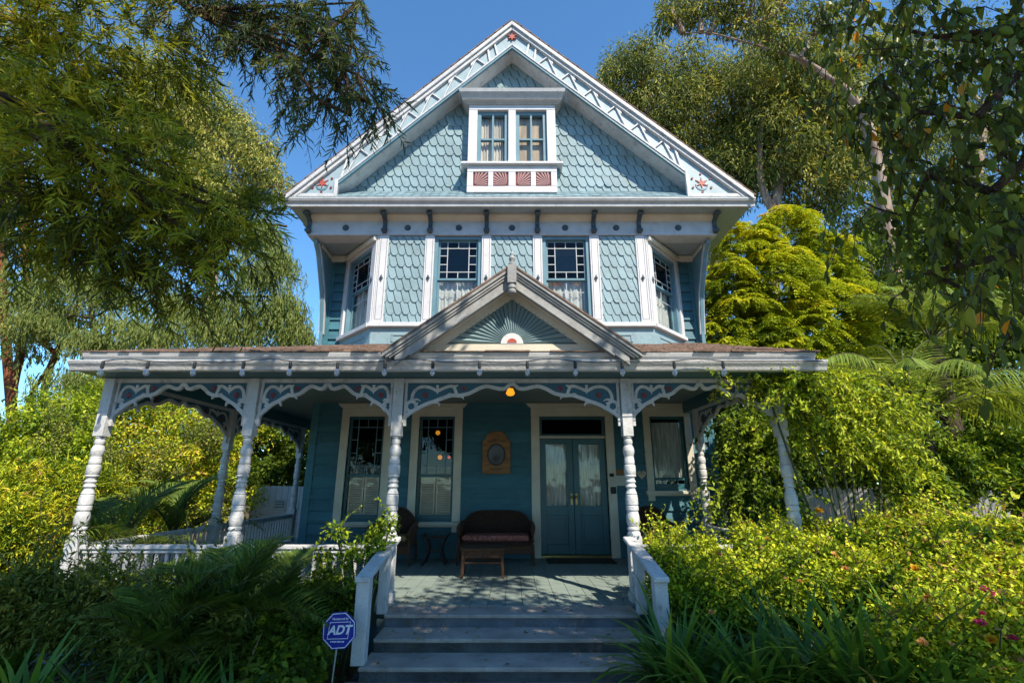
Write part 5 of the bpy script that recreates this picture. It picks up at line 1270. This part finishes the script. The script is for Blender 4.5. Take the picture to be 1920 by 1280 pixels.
bl = Bk([(30, 940, 7.0, 60), (100, 960, 7.2, 50), (60, 1000, 6.4, 55), (150, 930, 8, 45), (-30, 990, 6, 60)])
shrub('feathery_shrub', 'feathery green gold shrub low at the left edge beside the leftmost post', 'shrub', base_of(bl), bl, 420, 75, .24, .10, .018, 'hedge', None, .1)
bl = Bk([(540, 800, 15, 50), (510, 850, 14.5, 50), (560, 870, 15, 40), (490, 900, 14, 40), (545, 740, 16, 50)])
shrub('ivy_shrub', 'dark ivy covered shrub above the white board gate', 'shrub', base_of(bl), bl, 300, 60, .26, .10, .08, 'darkleaf')
# dark planting in the shaded left bed
DG = 'shaded shrubs in the bed left of the steps'
bl = Bk([(610, 1100, 5.5, 22), (570, 1125, 5.4, 28), (640, 1125, 5.5, 24), (530, 1140, 5.3, 28), (600, 1150, 5.4, 32), (500, 1125, 5.5, 22)])
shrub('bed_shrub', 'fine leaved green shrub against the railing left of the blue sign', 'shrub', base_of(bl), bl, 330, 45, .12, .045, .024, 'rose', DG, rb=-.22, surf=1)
bl = Bk([(550, 1195, 4.9, 34), (500, 1200, 4.7, 40), (560, 1240, 4.6, 40), (520, 1260, 4.4, 40)])
shrub('bed_shrub', 'low dark shrub with broad leaves directly left of the sign stake', 'shrub', base_of(bl), bl, 260, 45, .12, .075, .055, 'darkleaf', DG)
bl = Bk([(230, 1105, 5.4, 30), (310, 1115, 5.4, 28), (160, 1120, 5.3, 34), (270, 1145, 5.2, 38), (370, 1130, 5.4, 28), (350, 1160, 5.2, 34), (440, 1150, 5.4, 28), (180, 1065, 5.6, 18)])
shrub('bed_shrub', 'dark twiggy shrub in front of the left porch railing', 'shrub', base_of(bl), bl, 230, 42, .14, .05, .026, 'darkleaf', DG, rb=.15, surf=1, shoots=4)
bl = Bk([(150, 1155, 4.8, 42), (250, 1175, 4.7, 42), (350, 1185, 4.7, 40), (60, 1130, 4.8, 48), (430, 1195, 4.6, 38), (300, 1210, 4.4, 42)])
shrub('bed_shrub', 'feathery grey green shrub low in the middle of the left bed', 'shrub', base_of(bl), bl, 560, 55, .16, .07, .024, 'fern', DG, .1, shoots=8)
bl = Bk([(715, 1005, 5.55, 14), (690, 1025, 5.5, 18), (660, 1045, 5.5, 16), (730, 985, 5.6, 12), (630, 1000, 5.6, 12), (675, 1085, 5.4, 20), (600, 1045, 5.6, 14)])
shrub('climbing_vine', 'young green vine climbing the railing beside the left stair post', 'vine', base_of(bl), bl, 85, 22, .085, .05, .026, 'vine', None, .3, rb=-.12, shoots=1)
# ---- right side
def strands(label, starts, n, lmin, lmax, mat, L, W, rb=0.0, base=(4.1, 6.3, -.56), group=None):
    t = tree('porch_vine', label, 'vine', base, group); lv = Leaves(); mb = MB(); st = [blob(*q) for q in starts]; wsum = [q[3] ** 2 for q in st]
    for q in st[:6]: limb(mb, base, q[:3], .022, .01, .08)
    for _ in range(n):
        q = random.choices(st, wsum)[0]; c = np.array(q[:3]) + rnd_dir(1)[0] * np.array(q[3:6]) * rng.random() ** .4
        k = random.randint(18, 34); s_ = np.linspace(0, 1, k)[:, None]; ln = rng.uniform(lmin, lmax); o = rng.normal(size=3) * np.array([.34, .22, .1]) + np.array([.10, -.08, .12])
        T = c + o * (s_ ** .6) + np.array([0, 0, -1.0]) * ln * s_ ** 1.35 + rng.normal(size=(k, 3)) * .012; tn = rng.random()
        D = rng.normal(size=(k, 3)) * .7 + np.array([0, 0, -.55]); U = rng.normal(size=(k, 3)) * .6 + np.array([0, -.3, 1])
        lv.add(T, D, U, L * rng.uniform(.6, 1.4, k), W * rng.uniform(.7, 1.3, k), np.clip(.15 + .65 * tn + rb + rng.normal(size=k) * .14, 0, 1))
        mb.tube([tuple(T[0]), tuple(T[k // 2]), tuple(T[-1])], [.004, .003, .0015], 3)
    mb.build('stem', M['stem'], t); lv.build('foliage', G[mat], t)
strands('bright green vine draped over the right end of the porch gutter and post', [(1430, 708, 6.0, 16), (1475, 712, 6.0, 28), (1530, 725, 6.1, 36), (1590, 740, 6.3, 42), (1640, 770, 6.5, 40), (1560, 790, 6.2, 40), (1505, 775, 6.1, 24), (1650, 830, 6.5, 32), (1370, 700, 5.9, 8), (1320, 697, 5.8, 5), (1620, 770, 6.8, 28), (1580, 810, 6.2, 26)], 1050, .2, .6, 'vine', .070, .027, .1)
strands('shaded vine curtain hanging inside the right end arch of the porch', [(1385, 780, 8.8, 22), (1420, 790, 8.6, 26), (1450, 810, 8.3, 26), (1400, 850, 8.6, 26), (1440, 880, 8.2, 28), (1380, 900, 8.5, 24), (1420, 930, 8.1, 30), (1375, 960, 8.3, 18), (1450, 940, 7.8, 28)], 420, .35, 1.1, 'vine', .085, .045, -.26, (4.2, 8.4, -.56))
RG = 'rose bushes in the sunny right bed'
def rose(label, L, clumps, flowers=(), seed=0, rb=0.0, mat='rose'):
    bl = Bk(L); t = shrub('rose_bush', label, 'rose bush', base_of(bl), bl, int(clumps * 1.7), 44, .115, .044, .028, mat, RG, rb=rb, surf=.8, shoots=7)
    for (px, py, Y, m, r) in flowers:
        c = np.array(at(px, py, Y - .3)); r *= .72; lv = Leaves(); k = 18
        v = rnd_dir(k); v[:, 2] = abs(v[:, 2]) * .8; v[:, 1] -= .5
        lv.add(np.tile(c, (k, 1)), unit(v), rnd_dir(k), r * rng.uniform(.8, 1.2, k), r * .9, rng.random(k)); lv.build('rose_flower', G[m], t, 'ovate')
    return t
rose('leafy rose bush crowding the right stair handrail', [(1240, 1050, 5.7, 24), (1275, 1065, 5.5, 32), (1330, 1060, 5.6, 34), (1300, 1100, 5.3, 38), (1360, 1095, 5.3, 40), (1250, 1100, 5.4, 26), (1228, 1020, 6.3, 14), (1275, 1020, 6.3, 16)], 480)
rose('rose bush in the middle of the right bed below the vine covered post', [(1420, 1060, 5.6, 40), (1470, 1035, 5.8, 38), (1410, 1100, 5.2, 40), (1480, 1085, 5.3, 44), (1530, 1055, 5.6, 40), (1405, 1020, 6.2, 28), (1460, 1005, 6.4, 28), (1540, 1015, 6.4, 32)], 640, [(1585, 1066, 4.9, 'peach', .05), (1440, 1010, 5.6, 'peach', .04), (1350, 1040, 5.2, 'pink', .03), (1500, 1090, 5.0, 'peach', .035)])
rose('tall rose bush before the white picket fence at the right', [(1600, 1040, 5.8, 40), (1660, 1020, 6.0, 42), (1600, 1080, 5.2, 46), (1680, 1065, 5.3, 46), (1740, 1020, 5.6, 44), (1650, 1000, 6.6, 26), (1720, 975, 6.6, 30)], 680, [(1536, 958, 6.6, 'yellow', .075), (1565, 1040, 5.2, 'peach', .05)], rb=.08)
rose('yellow green rose bush with pink blooms at the right edge', [(1780, 1060, 4.9, 55), (1850, 1030, 5.0, 60), (1830, 1110, 4.5, 55), (1900, 1090, 4.5, 60), (1760, 1130, 4.5, 50), (1890, 1030, 5.6, 40), (1940, 1040, 4.8, 55), (1790, 1000, 6.0, 34)], 720,
     [(1845, 1108, 4.15, 'pink', .055), (1858, 1114, 4.15, 'pink', .045), (1838, 1168, 3.9, 'pink', .05), (1716, 1066, 4.6, 'yellow', .06), (1740, 1120, 4.2, 'peach', .06), (1860, 1200, 3.8, 'yellow', .07), (1895, 1195, 3.8, 'pink', .05), (1840, 1150, 3.95, 'pink', .035)], rb=.12)
rose('low rose bush in the shade behind the strap leaved clumps', [(1330, 1130, 5.1, 36), (1400, 1135, 5.0, 36), (1470, 1130, 5.0, 38), (1540, 1120, 5.0, 42), (1620, 1135, 4.9, 42), (1690, 1140, 4.7, 44), (1280, 1120, 5.2, 28)], 600, [(1335, 1148, 4.5, 'peach', .04)], rb=-.12)
rose('yellow green rose bush in the bottom right corner', [(1760, 1200, 3.9, 60), (1840, 1220, 3.8, 65), (1910, 1200, 3.7, 60), (1700, 1230, 3.9, 50), (1880, 1280, 3.6, 60)], 560, [(1730, 1205, 3.6, 'peach', .05)], rb=.12)
bl = Bk([(1710, 880, 8.5, 40), (1780, 880, 8.4, 45), (1850, 860, 8.6, 45), (1930, 870, 8.4, 45), (1740, 930, 7.4, 35), (1930, 930, 7.2, 30)])
shrub('garden_shrub', 'mixed green shrub below the palm fronds at the right', 'shrub', base_of(bl), bl, 520, 55, .20, .09, .05, 'vine', None, .5, rb=-.15)
bl = Bk([(1640, 740, 13, 70), (1720, 680, 13.5, 80), (1800, 620, 13.5, 90), (1880, 700, 13, 90), (1780, 760, 13, 80), (1660, 830, 12, 60), (1880, 830, 12, 70), (1900, 580, 14, 80), (1650, 620, 14, 50), (1560, 880, 12.5, 50), (1480, 850, 12.5, 50), (1390, 830, 12.5, 45), (1390, 760, 12.5, 40), (1345, 760, 12.6, 42), (1345, 840, 12.6, 40), (1630, 900, 12, 45), (1450, 780, 12.5, 45), (1360, 900, 12.5, 35), (1630, 500, 15, 55), (1700, 440, 16, 65), (1790, 500, 15, 75), (1880, 430, 16, 70)])
shrub('dark_evergreen', 'dark evergreen mass behind the palm at the right', 'tree', base_of(bl), bl, 1150, 60, .5, .15, .085, 'darkleaf', None, .5)
# ---- palms
def frond_mesh(name, L, nl, ll, lw, mat, arch=.55, droop=.5, vee=.5):
    s = np.linspace(.12, 1, nl); lv = Leaves()
    X = L * (s - .12 * s ** 3); Z = L * arch * (s - 1.25 * s ** 2.2)
    T = np.stack([X, 0 * s, Z], 1); td = unit(np.gradient(T, axis=0))
    for sg in (-1, 1):
        D = td * .75 + np.stack([0 * s, sg * np.ones(nl), vee - droop * (.4 + s)], 1) + rng.normal(size=(nl, 3)) * .08
        U = np.stack([0 * s, -sg * .4 + 0 * s, np.ones(nl)], 1)
        lv.add(T, D, U, ll * np.sin(PI * (.15 + .80 * s)) * rng.uniform(.9, 1.1, nl), lw, np.clip(.45 + rng.normal(size=nl) * .2, 0, 1))
    o = lv.build(name, mat, None, 'blade')
    s2_ = np.linspace(0, 1, 14); pts = [(L * (a - .12 * a ** 3), 0, L * arch * (a - 1.25 * a ** 2.2)) for a in s2_]
    return o, pts
def palm(kind, label, base, crown_z, fr, nf, L, nl, ll, lw, mat, tr, tilt=(10, 70), arch=.55, droop=.5, vee=.5, group=None, cat='palm', az=None):
    t = empty(kind, label, cat, base, group)
    mb = MB(); mb.lathe([(tr * 1.3, base[2]), (tr, base[2] + .3), (tr, crown_z - .1), (tr * .5, crown_z)], base[0], base[1], 10); mb.build('trunk', M['bark'], t)
    first = None
    for i in range(nf):
        a = (i * 2.399 + random.uniform(-.2, .2)) if az is None else az[i % len(az)][0]
        el = math.radians(tilt[0] + (tilt[1] - tilt[0]) * ((i * .618) % 1)) if az is None else az[i % len(az)][1]
        if first is None:
            first, pts = frond_mesh('frond', L, nl, ll, lw, G[mat], arch, droop, vee)
            rm = MB().tube(pts, [.018 * L * (1.05 - k / 14) * .5 + .002 for k in range(14)], 5)
            rc = rm.build('frond_stalk', M['stem']); rc.parent = first; o = first
        else:
            o = first.copy(); COL.objects.link(o)
            c = rc.copy(); COL.objects.link(c); c.parent = o
        o.parent = t; o.location = (0, 0, crown_z - base[2]); o.rotation_euler = (random.uniform(-.2, .2), -el, a); o.scale = (random.uniform(.85, 1.1),) * 3
    return t
PGp = 'palms right of the house'
p = at(1745, 640, 9.6); palm('palm_tree', 'feather palm with arching fronds beside the golden tree', (p.x, p.y, -.56), p.z, None, 18, 2.0, 50, .62, .021, 'palm', .16, (5, 80), .5, 1.1, .25, PGp)
p = at(1720, 800, 8.4); palm('palm_tree', 'low feather palm whose long fronds arch out to the right edge', (p.x, p.y, -.56), p.z, None, 16, 2.6, 60, .72, .023, 'palm', .18, (5, 70), .6, 1.1, .25, PGp)
CG = 'cycads in the left bed'
p = at(440, 1130, 4.7); palm('cycad', 'dark stiff leaved cycad beside the second porch post', (p.x, p.y, -.56), 0.04, None, 20, .95, 40, .32, .017, 'cycad', .10, (12, 78), .42, .1, .55, CG, 'cycad')
p = at(510, 1100, 5.2); palm('cycad', 'smaller cycad in front of the railing between the second and third posts', (p.x + .1, p.y, -.56), 0.02, None, 15, .72, 36, .28, .016, 'cycad', .09, (25, 78), .42, .1, .55, CG, 'cycad')
p = at(320, 1170, 4.3); palm('cycad', 'cycad low in the middle of the left bed among grey green shrubs', (p.x, p.y, -.56), -.05, None, 15, .8, 38, .28, .016, 'cycad', .09, (12, 75), .42, .1, .55, CG, 'cycad')
p = at(230, 1000, 7.2); palm('cycad', 'cycad with spreading fronds between the two leftmost porch posts', (p.x, p.y, -.56), .25, None, 14, 1.5, 46, .36, .018, 'cycad', .12, (10, 70), .5, .3, .5, CG, 'cycad')
p = at(330, 990, 9.2); palm('cycad', 'cycad with upright fronds beyond the left side railing', (p.x, p.y, -.56), .3, None, 14, 1.7, 46, .40, .02, 'cycad', .12, (15, 75), .5, .3, .5, CG, 'cycad')
# ---- strap-leaved clumps
def strap_mesh(n, L, w):
    V = []; F = []; R = []
    for i in range(n):
        a = rng.random() * 2 * PI; l = L * rng.uniform(.6, 1.15); lean = rng.uniform(.35, 1.15); seg = 7; ww = w * rng.uniform(.8, 1.2); r = np.clip(.5 + rng.normal() * .22, 0, 1)
        b0 = np.array([rng.normal() * .05, rng.normal() * .05, 0]); k = len(V)
        h = np.array([math.cos(a), math.sin(a), 0]); sd = np.array([-math.sin(a), math.cos(a), 0])
        for j in range(seg + 1):
            s = j / seg; ang = PI / 2 - lean * (s ** 1.3) * 1.9 - lean * .25
            if j == 0: c = b0.copy(); pa = ang
            else: c = c + (h * math.cos(ang) + np.array([0, 0, 1]) * math.sin(ang)) * l / seg
            wv = ww * (.7 + .5 * math.sin(PI * min(1, s * 1.1))) * (1 - s ** 4) + .001
            V += [c - sd * wv / 2 + np.array([0, 0, wv * .12]), c + sd * wv / 2 + np.array([0, 0, wv * .12])]; R += [r, r]
        for j in range(seg): q = k + 2 * j; F.append((q, q + 1, q + 3, q + 2))
    return np.array(V), np.array(F), np.array(R)
def strap(label, px, py, Y, L=.75, n=70, group='strap leaved clumps along the beds', dz=0, s=None):
    p = at(px, py, Y); dz = .06 if px > 1200 else 0; L = L * (1.38 if px > 1200 else 1.1); n = int(n * 1.3)
    V, F, R = strap_mesh(n, L, .040)
    t = empty('strap_leaf_plant', label, 'plant', (p.x, p.y, -.56 + dz), group)
    np_mesh('leaf_clump', V + np.array([p.x, p.y, -.56 + dz]), F.ravel(), np.full(len(F), 4), G['strap'], t, R)
strap('dark strap leaved plant tight against the right newel post', 1265, 1180, 4.45, .72, 90)
strap('strap leaved plant at the bottom edge just right of the steps', 1330, 1220, 4.1, .70, 90)
strap('strap leaved plant second from the steps along the bottom edge', 1420, 1220, 4.05, .72, 90)
strap('strap leaved plant in the middle of the bottom right bed', 1500, 1190, 4.2, .80, 90)
strap('long leaved strap plant reaching into the sun at the bottom right', 1600, 1230, 3.9, .95, 90)
strap('strap leaved plant overlapping the yellow rose bush at the bottom right', 1690, 1260, 3.7, .95, 80)
strap('strap leaved plant near the bottom right corner', 1800, 1270, 3.5, .85, 60)
strap('strap leaved plant in the bottom left corner', 60, 1230, 3.9, .80, 80)
strap('sunlit strap leaved plant at the left edge', 50, 1090, 5.0, .80, 70)
strap('strap leaved plant along the bottom edge right of the left corner', 190, 1250, 3.8, .75, 80)
strap('strap leaved plant low in the bottom middle of the left bed', 330, 1250, 3.8, .75, 80)
strap('strap leaved plant beside the broad leaved shrub in the left bed', 440, 1240, 4.0, .65, 70)
# low ground cover so no bare soil shows
lv = Leaves(); n = 26000
P = np.stack([rng.uniform(-9, 9, n), rng.uniform(2.6, 9.5, n), -.5 + rng.random(n) * .14], 1)
P = P[(np.abs(P[:, 0]) > 1.62) & ((P[:, 1] < 5.9) | (P[:, 0] > 3.7) | (P[:, 0] < -5.4))]; n = len(P)
lv.add(P, rng.normal(size=(n, 3)) * .8 + np.array([0, 0, .3]), rng.normal(size=(n, 3)) * .5 + np.array([0, 0, 1]), .07 * rng.uniform(.6, 1.4, n), .045, rng.random(n))
gc = lv.build('ground_cover', G['darkleaf'], None); gc['kind'] = 'stuff'; gc['label'] = 'low leafy ground cover in the garden beds'; gc['category'] = 'ground cover'

lv = Leaves(); P = []
for _ in range(130):
    y = rng.uniform(4.3, 6.6); x = rng.uniform(-1.28, 1.28)
    if rng.random() < .4: x = math.copysign(1.28 - rng.random() ** 2 * .5, x)
    z = .004
    for ey, ez in edges:
        if y < ey - .02: z = -1
        elif z <= .004: z = ez + .006 if y < 5.93 else .005; break
    if z == -1:
        for (ea, za), (eb, zb_) in zip(edges, edges[1:]):
            if eb - .02 <= y < ea - .02: z = zb_ + .006
    if z > -.9: P.append((x, y, z))
P = np.array(P); n = len(P); a = rng.random(n) * 6.28
lv.add(P, np.stack([np.cos(a), np.sin(a), rng.normal(size=n) * .12], 1), rng.normal(size=(n, 3)) * .2 + np.array([0, 0, 1]), .055 * rng.uniform(.5, 1.3, n), .022, rng.uniform(.2, 1, n))
G['dry'] = leaf_mat('dry_fallen_leaf', [(0, (.10, .06, .03)), (.6, (.24, .15, .06)), (1, (.34, .26, .10))], .1)
fl = lv.build('fallen_leaves', G['dry'], None); fl['kind'] = 'stuff'; fl['label'] = 'dry fallen leaves scattered on the front steps'; fl['category'] = 'fallen leaves'

lv = Leaves(); bl = []
for k in range(90):
    a = -.2 + (PI + .4) * k / 89; R_ = 46 + 6 * math.sin(k * 2.3); bl.append((R_ * math.cos(a), 6 + R_ * math.sin(a), 2.2 + .8 * math.sin(k * 1.7), 3.0, 3.0, 2.8 + 1.0 * math.sin(k * 3.1)))
clumped(lv, bl, 1100, 34, 1.2, .55, .34, .4, surf=.5)
dw = lv.build('distant_wood', G['darkleaf'], None); dw['kind'] = 'stuff'; dw['label'] = 'belt of far off trees closing the view beyond the garden'; dw['category'] = 'wood'
# ------------------------------------------------------------------ light, sky, camera
SUN_DIR = Vector((.60, -1.0, 1.29)).normalized()          # towards the sun
elev = math.asin(SUN_DIR.z); azim = math.atan2(SUN_DIR.x, SUN_DIR.y)
w = bpy.data.worlds.new('World'); scn.world = w; w.use_nodes = True
nt = w.node_tree; bg = nt.nodes['Background']
sky = nt.nodes.new('ShaderNodeTexSky'); sky.sky_type = 'NISHITA'; sky.sun_disc = False
sky.sun_elevation = elev; sky.sun_rotation = azim; sky.altitude = 200; sky.air_density = 1.0; sky.dust_density = 0; sky.ozone_density = 4.0
tint = nt.nodes.new('ShaderNodeMix'); tint.data_type = 'RGBA'; tint.blend_type = 'MULTIPLY'; tint.inputs[0].default_value = 1
nt.links.new(sky.outputs[0], tint.inputs[6]); tint.inputs[7].default_value = (*SKY_TINT, 1); nt.links.new(tint.outputs[2], bg.inputs[0]); bg.inputs[1].default_value = SKY_STRENGTH
sd = bpy.data.lights.new('sun', 'SUN'); sd.energy = SUN_STRENGTH; sd.angle = math.radians(.5); sd.color = (1.0, .89, .73)
so = bpy.data.objects.new('sun', sd); COL.objects.link(so); so.rotation_euler = SUN_DIR.to_track_quat('Z', 'Y').to_euler(); so.location = (20, -30, 40)
cd = bpy.data.cameras.new('camera'); cd.sensor_width = 36; cd.lens = FPX / 1920 * 36; cd.clip_start = .05; cd.clip_end = 2000
co = bpy.data.objects.new('camera', cd); COL.objects.link(co); co.location = (0, 0, CAMZ); co.rotation_euler = (PI / 2 + PITCH, 0, 0)
scn.camera = co
scn.view_settings.view_transform = 'Standard'; scn.view_settings.look = 'None'; scn.view_settings.gamma = 1; scn.view_settings.exposure = EXPOSURE
scn.cycles.max_bounces = 8; scn.cycles.transparent_max_bounces = 12
scn.cycles.use_denoising = True
